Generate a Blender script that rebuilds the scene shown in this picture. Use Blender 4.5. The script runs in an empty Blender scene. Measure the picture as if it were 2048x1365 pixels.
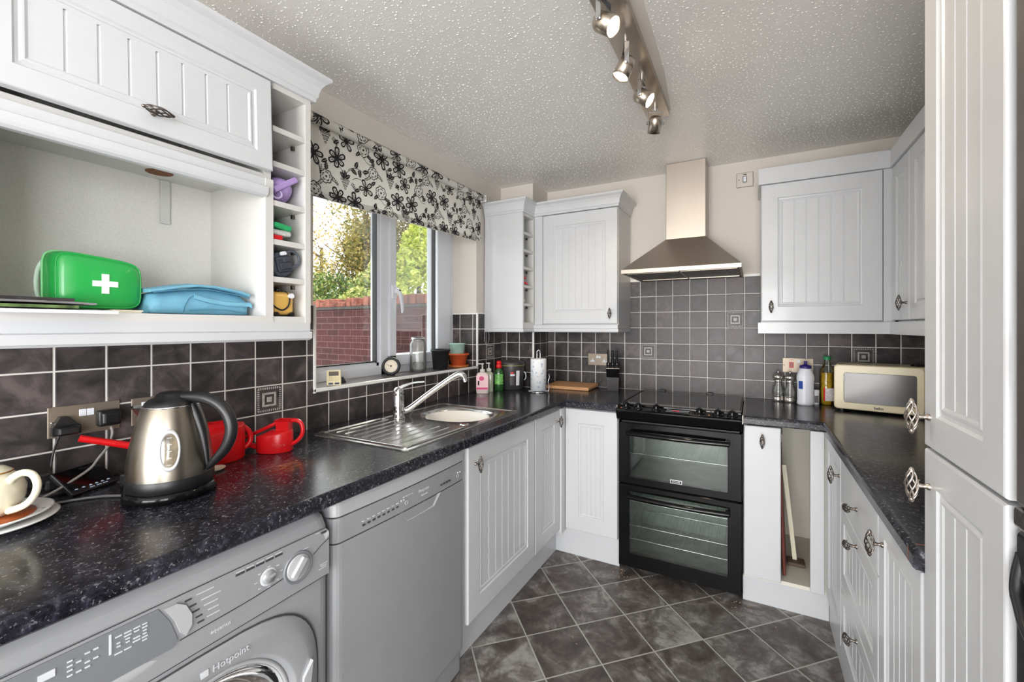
EXPOSURE, SKY, SUNW, SPOTW, LAMPGLOW, REAR_FILL, SIDE_FILL = 0.9, 2.2, 4.0, 4.5, 30.0, 92.0, 34.0  # the last two values power the added fill lamps
import bpy, bmesh, math, random
from mathutils import Vector, Matrix
S = bpy.context.scene
C = S.collection
PI = math.pi
random.seed(7)
CAM = Vector((1.5474, 0.0, 1.2704))
TH = 0.4919
cR = Vector((math.cos(TH), math.sin(TH), 0))      # to the right as seen from the room's near end
cF = Vector((-math.sin(TH), math.cos(TH), 0))     # away from the near end
WT = 0.865                                         # worktop height
CEIL = 2.237
YB = 2.836                                         # back wall
XR = 2.42                                          # right wall


def T(x, y, z): return Matrix.Translation((x, y, z))
def RZ(a): return Matrix.Rotation(a, 4, 'Z')
def RX(a): return Matrix.Rotation(a, 4, 'X')
def RY(a): return Matrix.Rotation(a, 4, 'Y')
def face(f, x, y, z):
    """local x = along, y = into the body, z = up; front looks to -Y (S), +X (E), -X (W)"""
    return T(x, y, z) @ RZ({'S': 0, 'E': PI / 2, 'W': -PI / 2, 'N': PI}[f])
def aim(p, d):
    """matrix at p whose +Z looks along d"""
    d = Vector(d).normalized()
    q = Vector((0, 0, 1)).rotation_difference(d)
    return Matrix.Translation(p) @ q.to_matrix().to_4x4()


class MB:
    def __init__(s):
        s.v = []; s.f = []; s.sm = []; s.mi = []
    def add(s, vs, fs, M=None, smooth=False, mi=0):
        n = len(s.v)
        for p in vs:
            p = Vector(p)
            s.v.append(M @ p if M is not None else p)
        for f in fs:
            s.f.append([n + i for i in f]); s.sm.append(smooth); s.mi.append(mi)
        return s
    def box(s, x0, y0, z0, x1, y1, z1, M=None, mi=0):
        x0, x1 = sorted((x0, x1)); y0, y1 = sorted((y0, y1)); z0, z1 = sorted((z0, z1))
        vs = [(x, y, z) for z in (z0, z1) for y in (y0, y1) for x in (x0, x1)]
        return s.add(vs, [(0, 2, 3, 1), (4, 5, 7, 6), (0, 1, 5, 4), (2, 6, 7, 3), (0, 4, 6, 2), (1, 3, 7, 5)], M, mi=mi)
    def rbox(s, x0, y0, z0, x1, y1, z1, r=.003, seg=2, M=None, mi=0, smooth=False):
        bm = bmesh.new()
        bmesh.ops.create_cube(bm, size=1)
        for v in bm.verts:
            v.co = Vector(((x0 + x1) / 2 + v.co.x * (x1 - x0), (y0 + y1) / 2 + v.co.y * (y1 - y0), (z0 + z1) / 2 + v.co.z * (z1 - z0)))
        bmesh.ops.bevel(bm, geom=list(bm.edges), offset=r, segments=seg, affect='EDGES', profile=.5)
        bm.verts.index_update()
        s.add([v.co.copy() for v in bm.verts], [[v.index for v in f.verts] for f in bm.faces], M, smooth, mi)
        bm.free(); return s
    def loft(s, rings, M=None, smooth=True, cap0=True, cap1=True, closed=True, mi=0):
        n = len(rings[0]); vs = [p for r in rings for p in r]; fs = []
        for i in range(len(rings) - 1):
            for j in range(n if closed else n - 1):
                k = (j + 1) % n
                fs.append((i * n + j, i * n + k, (i + 1) * n + k, (i + 1) * n + j))
        s.add(vs, fs, M, smooth, mi)
        if cap0: s.add(rings[0], [tuple(reversed(range(n)))], M, False, mi)
        if cap1: s.add(rings[-1], [tuple(range(n))], M, False, mi)
        return s
    def lathe(s, prof, M=None, seg=24, smooth=True, sx=1, sy=1, cap0=True, cap1=True, mi=0):
        rings = [[(r * sx * math.cos(2 * PI * j / seg), r * sy * math.sin(2 * PI * j / seg), z) for j in range(seg)] for r, z in prof]
        return s.loft(rings, M, smooth, cap0 and prof[0][0] > 1e-5, cap1 and prof[-1][0] > 1e-5, mi=mi)
    def cyl(s, p0, p1, r, seg=16, r1=None, M=None, smooth=True, mi=0):
        p0 = Vector(p0); p1 = Vector(p1); A = aim(p0, p1 - p0); L = (p1 - p0).length
        if M is not None: A = M @ A
        return s.lathe([(r, 0), (r if r1 is None else r1, L)], A, seg, smooth, mi=mi)
    def tube(s, pts, r, seg=8, M=None, sx=1.0, mi=0, up=None):
        pts = [Vector(p) for p in pts]; rings = []
        rr = list(r) if isinstance(r, (list, tuple)) else [r] * len(pts)
        if 4 <= len(pts) <= 12:      # round the path off with a spline through its points
            P_, R_ = [], []
            for i in range(len(pts) - 1):
                a, b, c, d = pts[max(i - 1, 0)], pts[i], pts[i + 1], pts[min(i + 2, len(pts) - 1)]
                for k in range(4):
                    t = k / 4
                    P_.append(.5 * ((2 * b) + (c - a) * t + (2 * a - 5 * b + 4 * c - d) * t * t + (3 * b - a - 3 * c + d) * t ** 3))
                    R_.append(rr[i] + (rr[i + 1] - rr[i]) * t)
            pts, rr = P_ + [pts[-1]], R_ + [rr[-1]]
        nrm = None
        for i, p in enumerate(pts):
            t = (pts[min(i + 1, len(pts) - 1)] - pts[max(i - 1, 0)]).normalized()
            if nrm is None:
                ref = Vector(up) if up else (Vector((0, 0, 1)) if abs(t.z) < .9 else Vector((1, 0, 0)))
                nrm = (ref - t * ref.dot(t)).normalized()
            else:
                nrm = (nrm - t * nrm.dot(t)).normalized()
            b = t.cross(nrm)
            rings.append([p + (nrm * math.cos(2 * PI * j / seg) * sx + b * math.sin(2 * PI * j / seg)) * rr[i] for j in range(seg)])
        return s.loft(rings, M, True, mi=mi)
    def prism(s, poly, a, b, axis='z', M=None, mi=0, smooth=False):
        def P(u, v, w):
            return {'z': (u, v, w), 'y': (u, w, v), 'x': (w, u, v)}[axis]
        return s.loft([[P(u, v, a) for u, v in poly], [P(u, v, b) for u, v in poly]], M, smooth, mi=mi)
    def sweep(s, path, prof, right=True, M=None, smooth=False):
        """profile (outward, z) swept along a path in plan, mitred"""
        P = [Vector((p[0], p[1])) for p in path]; rings = []
        for i in range(len(P)):
            def nm(a, b):
                d = (b - a).normalized(); n = Vector((d.y, -d.x))
                return n if right else -n
            if i == 0: o = nm(P[0], P[1])
            elif i == len(P) - 1: o = nm(P[-2], P[-1])
            else:
                n0 = nm(P[i - 1], P[i]); n1 = nm(P[i], P[i + 1])
                o = (n0 + n1) / (1 + n0.dot(n1))
            rings.append([(P[i].x + o.x * u, P[i].y + o.y * u, w) for u, w in prof])
        return s.loft(rings, M, smooth)
    def sphere(s, c, rx, ry=None, rz=None, M=None, seg=16, n=10, mi=0):
        ry = ry or rx; rz = rz or rx
        A = T(*c) @ Matrix.Diagonal((rx, ry, rz, 1))
        if M is not None: A = M @ A
        return s.lathe([(max(0, math.sin(PI * i / n)), -math.cos(PI * i / n)) for i in range(n + 1)], A, seg, cap0=False, cap1=False, mi=mi)


def props(o, label=None, cat=None, group=None, kind=None):
    if label: o['label'] = label
    if cat: o['category'] = cat
    if group: o['group'] = group
    if kind: o['kind'] = kind
    return o
def rootpos(o):
    v = Vector((0, 0, 0))
    while o is not None:
        v += o.location; o = o.parent
    return v
def obj(name, mb, m, parent=None, loc=None, label=None, fixn=True):
    """link a builder's mesh (given in room coordinates) as ONE object"""
    me = bpy.data.meshes.new(name)
    org = rootpos(parent) if parent is not None else None
    if parent is None:
        if loc is None:
            xs = [v.x for v in mb.v]; ys = [v.y for v in mb.v]; zs = [v.z for v in mb.v]
            loc = ((min(xs) + max(xs)) / 2, (min(ys) + max(ys)) / 2, min(zs))
        org = Vector(loc)
    elif loc is not None:
        org = Vector(loc)
    me.from_pydata([v - org for v in mb.v], [], mb.f)
    me.polygons.foreach_set('use_smooth', mb.sm)
    ms = m if isinstance(m, (list, tuple)) else [m]
    for x in ms: me.materials.append(x)
    if len(ms) > 1: me.polygons.foreach_set('material_index', mb.mi)
    me.update()
    if fixn:
        bm = bmesh.new(); bm.from_mesh(me)
        bmesh.ops.recalc_face_normals(bm, faces=list(bm.faces))
        bm.to_mesh(me); bm.free()
    o = bpy.data.objects.new(name, me); C.objects.link(o)
    if parent is not None:
        o.parent = parent
        if loc is not None: o.location = Vector(loc) - rootpos(parent)
    else:
        o.location = org
    if label: o['label'] = label
    return o
def thing(name, label, cat, loc, group=None):
    o = bpy.data.objects.new(name, None); C.objects.link(o)
    o.empty_display_size = .05; o.location = loc
    return props(o, label, cat, group)
def struct(name, mb, m, parent=None, label=None):
    o = obj(name, mb, m, parent, loc=None if parent else (0, 0, 0), label=label)
    if parent is None: o['kind'] = 'structure'
    return o
def text(name, body, size, M, m, parent, depth=.0004, bold=0.0, sx=1.0):
    cu = bpy.data.curves.new(name, 'FONT'); cu.body = body; cu.size = size; cu.extrude = depth
    cu.offset = bold; cu.align_x = 'CENTER'; cu.align_y = 'CENTER'
    t = bpy.data.objects.new('tmp', cu); C.objects.link(t)
    bpy.context.view_layer.update()
    me = bpy.data.meshes.new_from_object(t)
    mb = MB(); mb.add([(v.co.x * sx, v.co.y, v.co.z) for v in me.vertices], [list(p.vertices) for p in me.polygons], M)
    bpy.data.objects.remove(t); bpy.data.curves.remove(cu); bpy.data.meshes.remove(me)
    return obj(name, mb, m, parent, fixn=False)
def TM(f, x, y, z):
    """text matrix: lettering upright on a surface looking S/E/W"""
    return face(f, x, y, z) @ RX(PI / 2)

# ------------------------------------------------------------------ materials
def srgb(r, g, b):
    def f(c):
        c /= 255
        return c / 12.92 if c <= .04045 else ((c + .055) / 1.055) ** 2.4
    return (f(r), f(g), f(b), 1)
class NT:
    def __init__(s, name):
        s.m = bpy.data.materials.new(name); s.m.use_nodes = True
        s.n = s.m.node_tree; s.b = s.n.nodes['Principled BSDF']
    def node(s, t, **k):
        n = s.n.nodes.new(t)
        for a, v in k.items():
            if a in n.inputs.keys(): n.inputs[a].default_value = v
            else: setattr(n, a, v)
        return n
    def l(s, a, b): s.n.links.new(a, b)
    def math(s, op, a, b=None, c=None):
        n = s.n.nodes.new('ShaderNodeMath'); n.operation = op
        for i, v in enumerate((a, b, c)):
            if v is None: continue
            if isinstance(v, (int, float)): n.inputs[i].default_value = v
            else: s.l(v, n.inputs[i])
        return n.outputs[0]
    def mix(s, f, a, b):
        n = s.n.nodes.new('ShaderNodeMix'); n.data_type = 'RGBA'
        for i, v in ((0, f), (6, a), (7, b)):
            if isinstance(v, (int, float, tuple)): n.inputs[i].default_value = v
            else: s.l(v, n.inputs[i])
        return n.outputs[2]
    def ramp(s, f, stops, interp='LINEAR'):
        n = s.n.nodes.new('ShaderNodeValToRGB'); n.color_ramp.interpolation = interp
        e = n.color_ramp.elements
        while len(e) < len(stops): e.new(.5)
        for i, (p, c) in enumerate(stops):
            e[i].position = p; e[i].color = c if isinstance(c, tuple) else (c, c, c, 1)
        s.l(f, n.inputs[0]); return n.outputs[0]
    def pos(s): return s.n.nodes.new('ShaderNodeNewGeometry').outputs['Position']
    def xyz(s, v):
        n = s.n.nodes.new('ShaderNodeSeparateXYZ'); s.l(v, n.inputs[0]); return n.outputs
    def comb(s, x, y, z):
        n = s.n.nodes.new('ShaderNodeCombineXYZ')
        for i, v in enumerate((x, y, z)):
            if isinstance(v, (int, float)): n.inputs[i].default_value = v
            else: s.l(v, n.inputs[i])
        return n.outputs[0]
    def noise(s, v, scale, detail=3, rough=.5, dist=0, out=0):
        n = s.node('ShaderNodeTexNoise'); n.inputs['Scale'].default_value = scale
        n.inputs['Detail'].default_value = detail; n.inputs['Roughness'].default_value = rough
        n.inputs['Distortion'].default_value = dist
        if v is not None: s.l(v, n.inputs['Vector'])
        return n.outputs[out]
    def vor(s, v, scale, feature='F1', out='Distance', rnd=1):
        n = s.node('ShaderNodeTexVoronoi'); n.feature = feature
        n.inputs['Scale'].default_value = scale; n.inputs['Randomness'].default_value = rnd
        if v is not None: s.l(v, n.inputs['Vector'])
        return n.outputs[out]
    def scale(s, v, x, y, z, rot=None):
        n = s.n.nodes.new('ShaderNodeMapping'); n.inputs['Scale'].default_value = (x, y, z)
        if rot: n.inputs['Rotation'].default_value = rot
        s.l(v, n.inputs[0]); return n.outputs[0]
    def bump(s, h, strength=.3, dist=.01, normal=None):
        n = s.node('ShaderNodeBump'); n.inputs['Strength'].default_value = strength; n.inputs['Distance'].default_value = dist
        s.l(h, n.inputs['Height'])
        if normal is not None: s.l(normal, n.inputs['Normal'])
        return n.outputs[0]
    def set(s, **k):
        names = dict(color='Base Color', rough='Roughness', metal='Metallic', normal='Normal', ior='IOR', trans='Transmission Weight',
                     coat='Coat Weight', coatr='Coat Roughness', spec='Specular IOR Level', emis='Emission Color', es='Emission Strength', alpha='Alpha',
                     sheen='Sheen Weight', sub='Subsurface Weight', aniso='Anisotropic')
        for a, v in k.items():
            i = s.b.inputs[names[a]]
            if isinstance(v, (int, float, tuple)): i.default_value = v
            else: s.l(v, i)
        return s
def mat(name, col, rough=.5, metal=0, var=.04, vs=14, bump=0, bs=200, **k):
    """plain material with a little procedural variation in tone and surface"""
    t = NT(name); p = t.pos()
    n = t.noise(p, vs, 3)
    a = tuple(max(0, c * (1 - var)) for c in col[:3]) + (1,); b = tuple(min(1, c * (1 + var)) for c in col[:3]) + (1,)
    t.set(color=t.ramp(n, [(.3, a), (.7, b)]), rough=rough, metal=metal, **k)
    if bump: t.set(normal=t.bump(t.noise(p, bs, 2), bump, .002))
    return t.m
M = {}
M['white'] = mat('white_vinyl', srgb(203, 205, 208), .33, var=.012, coat=.15)
M['whitemel'] = mat('white_melamine', srgb(208, 207, 204), .45, var=.015)
M['upvc'] = mat('white_upvc', srgb(226, 229, 236), .28, var=.01)
M['paint'] = mat('cream_wall_paint', srgb(214, 208, 200), .75, var=.02, vs=3, bump=.12, bs=160)
M['trimwhite'] = mat('white_tile_trim', srgb(236, 235, 232), .3, var=.01)
M['black'] = mat('black_gloss', srgb(12, 12, 13), .1, var=.1, spec=.25)
M['blackplastic'] = mat('black_plastic', srgb(22, 22, 24), .38, var=.1)
M['blackmatt'] = mat('black_matt', srgb(34, 33, 34), .5, var=.1)
M['dark'] = mat('dark_gap', srgb(12, 12, 12), .8)
M['silver'] = mat('silver_appliance_paint', srgb(158, 160, 163), .36, .2, var=.02)
M['silver2'] = mat('silver_appliance_light', srgb(186, 188, 190), .3, .2, var=.02)
M['silverdark'] = mat('silver_appliance_dark', srgb(128, 131, 136), .38, .2, var=.03)
M['print'] = mat('pale_print', srgb(200, 203, 207), .5)
M['printdark'] = mat('dark_print', srgb(60, 62, 66), .5)
M['chrome'] = mat('chrome', srgb(222, 222, 224), .1, 1, var=.01)
M['pewter'] = mat('antique_pewter', srgb(120, 112, 106), .3, 1, var=.3, vs=90)
M['nickel'] = mat('brushed_nickel', srgb(196, 186, 172), .28, 1, var=.04)
M['socketmetal'] = mat('antique_nickel_plate', srgb(152, 140, 126), .42, .7, var=.05)
M['red'] = mat('red_plastic', srgb(214, 22, 28), .3, var=.03)
M['cream'] = mat('cream_glaze', srgb(232, 226, 202), .18, var=.02, coat=.5)
M['creampaint'] = mat('cream_enamel', srgb(226, 214, 178), .28, var=.02)
M['knife'] = mat('knife_block_black', srgb(52, 50, 50), .5, var=.1)
M['paper'] = mat('white_paper', srgb(228, 230, 236), .7, var=.02)

def steel(name, col, axis, rough=.3, st=.12):
    t = NT(name); p = t.pos()
    sc = {'x': (2, 400, 400), 'y': (400, 2, 400), 'z': (400, 400, 2), 'h': (3, 3, 500)}[axis]
    n = t.noise(t.scale(p, *sc), 1, 2)
    t.set(color=t.ramp(n, [(.2, tuple(c * .97 for c in col[:3]) + (1,)), (.8, col)]), metal=1,
          rough=t.math('MULTIPLY_ADD', n, .05, rough - .025))
    if st > .05: t.set(normal=t.bump(n, st, .0006))
    return t.m
M['hood'] = steel('brushed_hood_steel', srgb(178, 169, 159), 'h', .42, .05)
M['sink'] = steel('sink_steel', srgb(205, 203, 200), 'y', .2, .1)
M['kettle'] = mat('kettle_steel', srgb(150, 143, 132), .29, 1, var=.03, vs=6)

def tile_mat(name, ax, off, zoff, pitch=.1, col=((44, 41, 41), (72, 66, 66))):
    t = NT(name); p = t.pos(); x = t.xyz(p)
    u = t.math('DIVIDE', t.math('SUBTRACT', x[ax], off), pitch)
    v = t.math('DIVIDE', t.math('SUBTRACT', x[2], zoff), pitch)
    e = t.math('MINIMUM', t.math('PINGPONG', u, .5), t.math('PINGPONG', v, .5))
    g = t.ramp(e, [(.016, 0.0), (.026, 1.0)])
    cell = t.comb(t.math('FLOOR', u), t.math('FLOOR', v), 0)
    w = t.node('ShaderNodeTexWhiteNoise'); t.l(cell, w.inputs['Vector'])
    sh = t.node('ShaderNodeVectorMath', operation='MULTIPLY_ADD'); t.l(w.outputs['Color'], sh.inputs[0]); sh.inputs[1].default_value = (9, 9, 9); t.l(p, sh.inputs[2])
    n = t.noise(sh.outputs[0], 14, 5, .62, .6)
    k = t.math('MULTIPLY_ADD', w.outputs['Value'], .22, t.math('SUBTRACT', n, .11))
    c = t.ramp(k, [(.36, srgb(*col[0])), (.56, srgb(*col[1])), (.7, srgb(98, 88, 87))])
    t.set(color=t.mix(g, srgb(214, 211, 206), c), rough=t.math('MULTIPLY_ADD', n, .3, .26))
    h = t.math('MULTIPLY_ADD', n, .4, t.ramp(e, [(.012, 0.0), (.045, 1.0)]))
    t.set(normal=t.bump(h, .5, .0022))
    return t.m
M['tile_left'] = tile_mat('grey_tiles_left', 1, .4062, .958)
M['tile_back'] = tile_mat('grey_tiles_back', 0, .3039, .9645)
M['tile_box'] = tile_mat('grey_tiles_boxing', 0, .0437, .9645)
M['tile_rev'] = tile_mat('grey_tiles_reveal', 0, -.033, .958)
M['slabtile'] = mat('grey_sill_tile', srgb(104, 100, 98), .32, var=.15, vs=18)

def ceiling_mat():
    t = NT('stippled_ceiling'); p = t.pos()
    w = t.scale(p, .75, 1.25, 1, (0, 0, .45))
    d = t.noise(w, 26, 2, .5, .8)
    a = t.vor(w, 62); a2 = t.vor(t.scale(p, .8, 1.3, 1, (0, 0, .9)), 95); b = t.noise(t.scale(p, 1, 2.2, 1, (0, 0, .45)), 75, 3, .6)
    h = t.math('ADD', t.math('ADD', t.ramp(a, [(.0, 1.0), (.14, .85), (.34, 0.0)]), t.ramp(a2, [(.0, .6), (.12, .5), (.34, 0.0)])), t.math('MULTIPLY', b, .5))
    t.set(color=srgb(234, 232, 229), rough=.36, spec=.6, normal=t.bump(b, .35, .002))
    return t.m
M['ceiling'] = ceiling_mat()

def floor_mat():
    t = NT('diagonal_slate_vinyl'); x = t.xyz(t.pos()); q = .70711 / .2271
    dx = t.math('SUBTRACT', x[0], .565); dy = t.math('SUBTRACT', x[1], 2.064)
    u = t.math('MULTIPLY', t.math('SUBTRACT', dx, dy), q)
    v = t.math('MULTIPLY', t.math('ADD', dx, dy), q)
    e = t.math('MINIMUM', t.math('PINGPONG', u, .5), t.math('PINGPONG', v, .5))
    g = t.ramp(e, [(.008, 0.0), (.016, 1.0)])
    w = t.node('ShaderNodeTexWhiteNoise'); t.l(t.comb(t.math('FLOOR', u), t.math('FLOOR', v), 0), w.inputs['Vector'])
    sh = t.node('ShaderNodeVectorMath', operation='MULTIPLY_ADD'); t.l(w.outputs['Color'], sh.inputs[0]); sh.inputs[1].default_value = (7, 7, 7); t.l(t.pos(), sh.inputs[2])
    n = t.noise(sh.outputs[0], 7, 7, .62, 1.3); n2 = t.noise(sh.outputs[0], 26, 5, .6, .8)
    k = t.math('ADD', t.math('MULTIPLY_ADD', n2, .35, t.math('MULTIPLY', n, .8)), t.math('MULTIPLY', w.outputs['Value'], .1))
    c = t.ramp(k, [(.40, srgb(50, 46, 43)), (.56, srgb(82, 75, 71)), (.66, srgb(104, 99, 96)), (.8, srgb(158, 155, 152))])
    t.set(color=t.mix(g, srgb(176, 175, 170), c), rough=t.math('MULTIPLY_ADD', n2, .2, .3))
    t.set(normal=t.bump(t.math('MULTIPLY_ADD', k, .4, t.ramp(e, [(.0, 0.0), (.03, 1.0)])), .3, .002))
    return t.m
M['floor'] = floor_mat()

def worktop_mat(stain=None):
    t = NT('speckled_worktop'); p = t.pos()
    a = t.noise(p, 46, 5, .75, .5); b = t.noise(t.scale(p, 1, 1, 1, (.3, .2, .7)), 130, 4, .7, .2); f = t.vor(p, 95)
    c = t.ramp(a, [(.38, srgb(18, 18, 23)), (.55, srgb(36, 36, 45)), (.69, srgb(78, 79, 92))])
    c = t.mix(t.ramp(b, [(.58, 0.0), (.66, .75)]), c, srgb(134, 132, 134))
    c = t.mix(t.ramp(f, [(.03, .8), (.1, 0.0)]), c, srgb(176, 170, 166))
    if stain:
        d = t.node('ShaderNodeVectorMath', operation='DISTANCE'); t.l(t.scale(p, 1, 1, 1), d.inputs[0]); d.inputs[1].default_value = stain
        s = t.math('MULTIPLY', t.ramp(d.outputs['Value'], [(.0, 1.0), (.085, 0.0)]), t.ramp(t.noise(t.scale(p, 1, .5, 1), 60, 5, .7), [(.42, 0.0), (.62, 1.0)]))
        c = t.mix(t.math('MULTIPLY', s, .75), c, srgb(168, 112, 62))
    t.set(color=c, rough=t.math('MULTIPLY_ADD', a, .2, .12), spec=.35, coat=.1, coatr=.1, normal=t.bump(a, .05, .001))
    return t.m
M['worktop'] = worktop_mat((.36, .80, WT))
M['hobglass'] = mat('hob_glass', srgb(12, 12, 13), .05, var=.1)

def glass(name, tint=(1, 1, 1, 1), rough=0.0, ior=1.45, refl=1.0, haze=0.0):
    """thin pane: looks through and mirrors by the angle"""
    t = NT(name); n = t.n
    n.nodes.remove(t.b)
    o = n.nodes['Material Output']
    tr = t.node('ShaderNodeBsdfTransparent'); tr.inputs[0].default_value = tint
    gl = t.node('ShaderNodeBsdfGlossy'); gl.inputs['Roughness'].default_value = rough
    fr = t.node('ShaderNodeFresnel'); fr.inputs[0].default_value = ior
    mx = t.node('ShaderNodeMixShader'); base = tr.outputs[0]
    if haze:      # white diffuse film mixed in, making the glass paler
        df = t.node('ShaderNodeBsdfDiffuse'); df.inputs[0].default_value = (.85, .87, .85, 1)
        m2 = t.node('ShaderNodeMixShader'); m2.inputs[0].default_value = haze; t.l(base, m2.inputs[1]); t.l(df.outputs[0], m2.inputs[2]); base = m2.outputs[0]
    t.l(t.math('MULTIPLY', fr.outputs[0], refl), mx.inputs[0]); t.l(base, mx.inputs[1]); t.l(gl.outputs[0], mx.inputs[2]); t.l(mx.outputs[0], o.inputs[0])
    return t.m
M['pane'] = glass('window_glass', (.97, .985, .975, 1), refl=.6)
M['clear'] = glass('clear_glass', (.93, .96, .95, 1), ior=1.5)
M['jarglass'] = glass('jar_glass', (.99, .99, .99, 1), .06, 1.45, .9, .10)
M['ovenglass'] = glass('oven_glass', (.74, .78, .75, 1), .03, 1.7)
M['smoke'] = glass('smoked_glass', (.34, .33, .34, 1), .03, 1.8)
M['acrylic'] = glass('clear_acrylic', (.97, .98, .98, 1), .08, 1.5, 1, .10)

def drill(o, mb):
    """cut a builder's shape out of an object's mesh"""
    cut = obj('cutter', mb, M['dark'], loc=(0, 0, 0))
    md = o.modifiers.new('cut', 'BOOLEAN'); md.object = cut; md.operation = 'DIFFERENCE'; md.solver = 'EXACT'
    bpy.context.view_layer.update()
    me = bpy.data.meshes.new_from_object(o.evaluated_get(bpy.context.evaluated_depsgraph_get()))
    o.modifiers.clear(); o.data = me
    bpy.data.objects.remove(cut)

# ------------------------------------------------------------------ camera, world
cam = bpy.data.cameras.new('camera'); co = bpy.data.objects.new('camera', cam); C.objects.link(co)
co.location = CAM; co.rotation_euler = (PI / 2, 0, TH)
cam.sensor_width = 36; cam.lens = 36 * 867.72 / 2048; cam.shift_x = -17.56 / 2048; cam.shift_y = -28.0 / 2048; cam.clip_start = .03; cam.clip_end = 200
S.camera = co
S.view_settings.view_transform = 'Standard'; S.view_settings.look = 'None'; S.view_settings.gamma = 1
S.view_settings.exposure = EXPOSURE
S.cycles.max_bounces = 10; S.cycles.diffuse_bounces = 5; S.cycles.transparent_max_bounces = 16
S.cycles.sample_clamp_indirect = 8
S.cycles.use_denoising = True
w = bpy.data.worlds.new('sky'); S.world = w; w.use_nodes = True
bg = w.node_tree.nodes['Background']; bg.inputs[0].default_value = (.93, .965, 1, 1); bg.inputs[1].default_value = SKY

# ================================================================== the room
ZW0, ZW1 = 1.012, 2.05          # window hole
YW0, YW1 = 1.14, 2.304
YN = -2.3                       # wall behind the viewpoint
mb = MB().box(-.3, YN, 0, -.008, YW0, CEIL + .2).box(-.3, YW1, 0, -.008, YB + .25, CEIL + .2)
mb.box(-.3, YW0, 0, -.008, YW1, ZW0 - .008).box(-.3, YW0, ZW1, -.008, YW1, CEIL + .2)
wl = struct('wall_left', mb, M['paint'])
struct('wall_back', wb_ := MB().box(-.008, YB + .008, 0, XR + .25, YB + .25, CEIL + .2), M['paint'])
wback = bpy.data.objects['wall_back']
# unseen side window behind the viewpoint, added to brighten the left-hand fronts
SY_0, SY_1, SZ_0, SZ_1 = -2.15, -.75, .6, 2.05
struct('wall_right', MB().box(XR + .001, YN, 0, XR + .25, SY_0, CEIL + .2).box(XR + .001, SY_1, 0, XR + .25, YB + .008, CEIL + .2).box(XR + .001, SY_0, 0, XR + .25, SY_1, SZ_0).box(XR + .001, SY_0, SZ_1, XR + .25, SY_1, CEIL + .2), M['paint'])
mb = MB()
for a, b, c_, d_ in ((SY_0, SZ_0, SY_1, SZ_0 + .05), (SY_0, SZ_1 - .05, SY_1, SZ_1), (SY_0, SZ_0, SY_0 + .05, SZ_1), (SY_1 - .05, SZ_0, SY_1, SZ_1), (-1.48, SZ_0, -1.42, SZ_1)): mb.box(XR + .12, a, b, XR + .17, c_, d_)
struct('added_window_2', mb, M['upvc'])
# wall behind the viewpoint; its wide opening is added to let light in
mb = MB().box(-.3, YN - .25, 0, .15, YN, CEIL + .2).box(2.3, YN - .25, 0, XR + .25, YN, CEIL + .2).box(.15, YN - .25, 2.12, 2.3, YN, CEIL + .2)
struct('wall_front', mb, M['paint'])
struct('ceiling', MB().box(-.008, YN, CEIL, XR, YB + .008, CEIL + .15), M['ceiling'])
# raised flecks of the textured coating
rs = random.Random(44)
fl_v, fl_f = [], []
fx, step = .01, .0165
while fx < XR - .01:
    fy = -.2
    while fy < YB - .01:
        if rs.random() < .72:
            x_ = fx + rs.uniform(-.008, .008); y_ = fy + rs.uniform(-.008, .008)
            if not (x_ < .255 and y_ > 2.595) and 0 < x_ < XR - .005 and y_ < YB:
                a = rs.gauss(.4, .35); L_ = rs.choice((.0022, .003, .004, .006)) * rs.uniform(.8, 1.2); W2 = rs.uniform(.0016, .0026); H_ = rs.uniform(.0009, .0022)
                ca, sa = math.cos(a), math.sin(a); n0 = len(fl_v)
                for k_, z_ in ((1.0, 0), (.62, -.75)):
                    for j_ in range(6):
                        q_ = PI * j_ / 3; u_, v_ = L_ * k_ * math.cos(q_), W2 * k_ * math.sin(q_)
                        fl_v.append(Vector((x_ + u_ * ca - v_ * sa, y_ + u_ * sa + v_ * ca, CEIL + .0003 + H_ * z_)))
                fl_v.append(Vector((x_, y_, CEIL - H_)))
                for j_ in range(6):
                    k2 = (j_ + 1) % 6; fl_f.append([n0 + j_, n0 + 6 + j_, n0 + 6 + k2, n0 + k2]); fl_f.append([n0 + 6 + j_, n0 + 12, n0 + 6 + k2])
        fy += step
    fx += step
mb = MB(); mb.v = fl_v; mb.f = fl_f; mb.sm = [True] * len(fl_f); mb.mi = [0] * len(fl_f)
cf_ = obj('ceiling_texture', mb, M['ceiling'], bpy.data.objects['ceiling'], fixn=False); cf_['kind'] = 'stuff'
struct('floor', MB().box(-.3, YN - .25, -.1, XR + .25, YB + .25, 0), M['floor'])
wc = struct('wall_corner', MB().box(-.008, 2.608, 0, .242, YB + .008, CEIL), M['paint'], label=None)
# smooth strip of old ceiling paper beside the light bar
struct('trim_1', MB().prism([(1.225, .95), (1.268, .95), (1.252, 1.7), (1.224, 2.02), (1.218, 2.0)], CEIL - .0015, CEIL + .001), M['paint'])
# unseen frame for the added opening behind the viewpoint
mb = MB()
for x in (.15, 1.19, 2.24): mb.box(x, YN - .16, .0, x + .06, YN - .1, 2.12)
mb.box(.21, YN - .16, 2.06, 2.24, YN - .1, 2.12).box(.21, YN - .16, 0, 2.24, YN - .1, .05)
struct('added_door_1', mb, M['upvc'])

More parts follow.
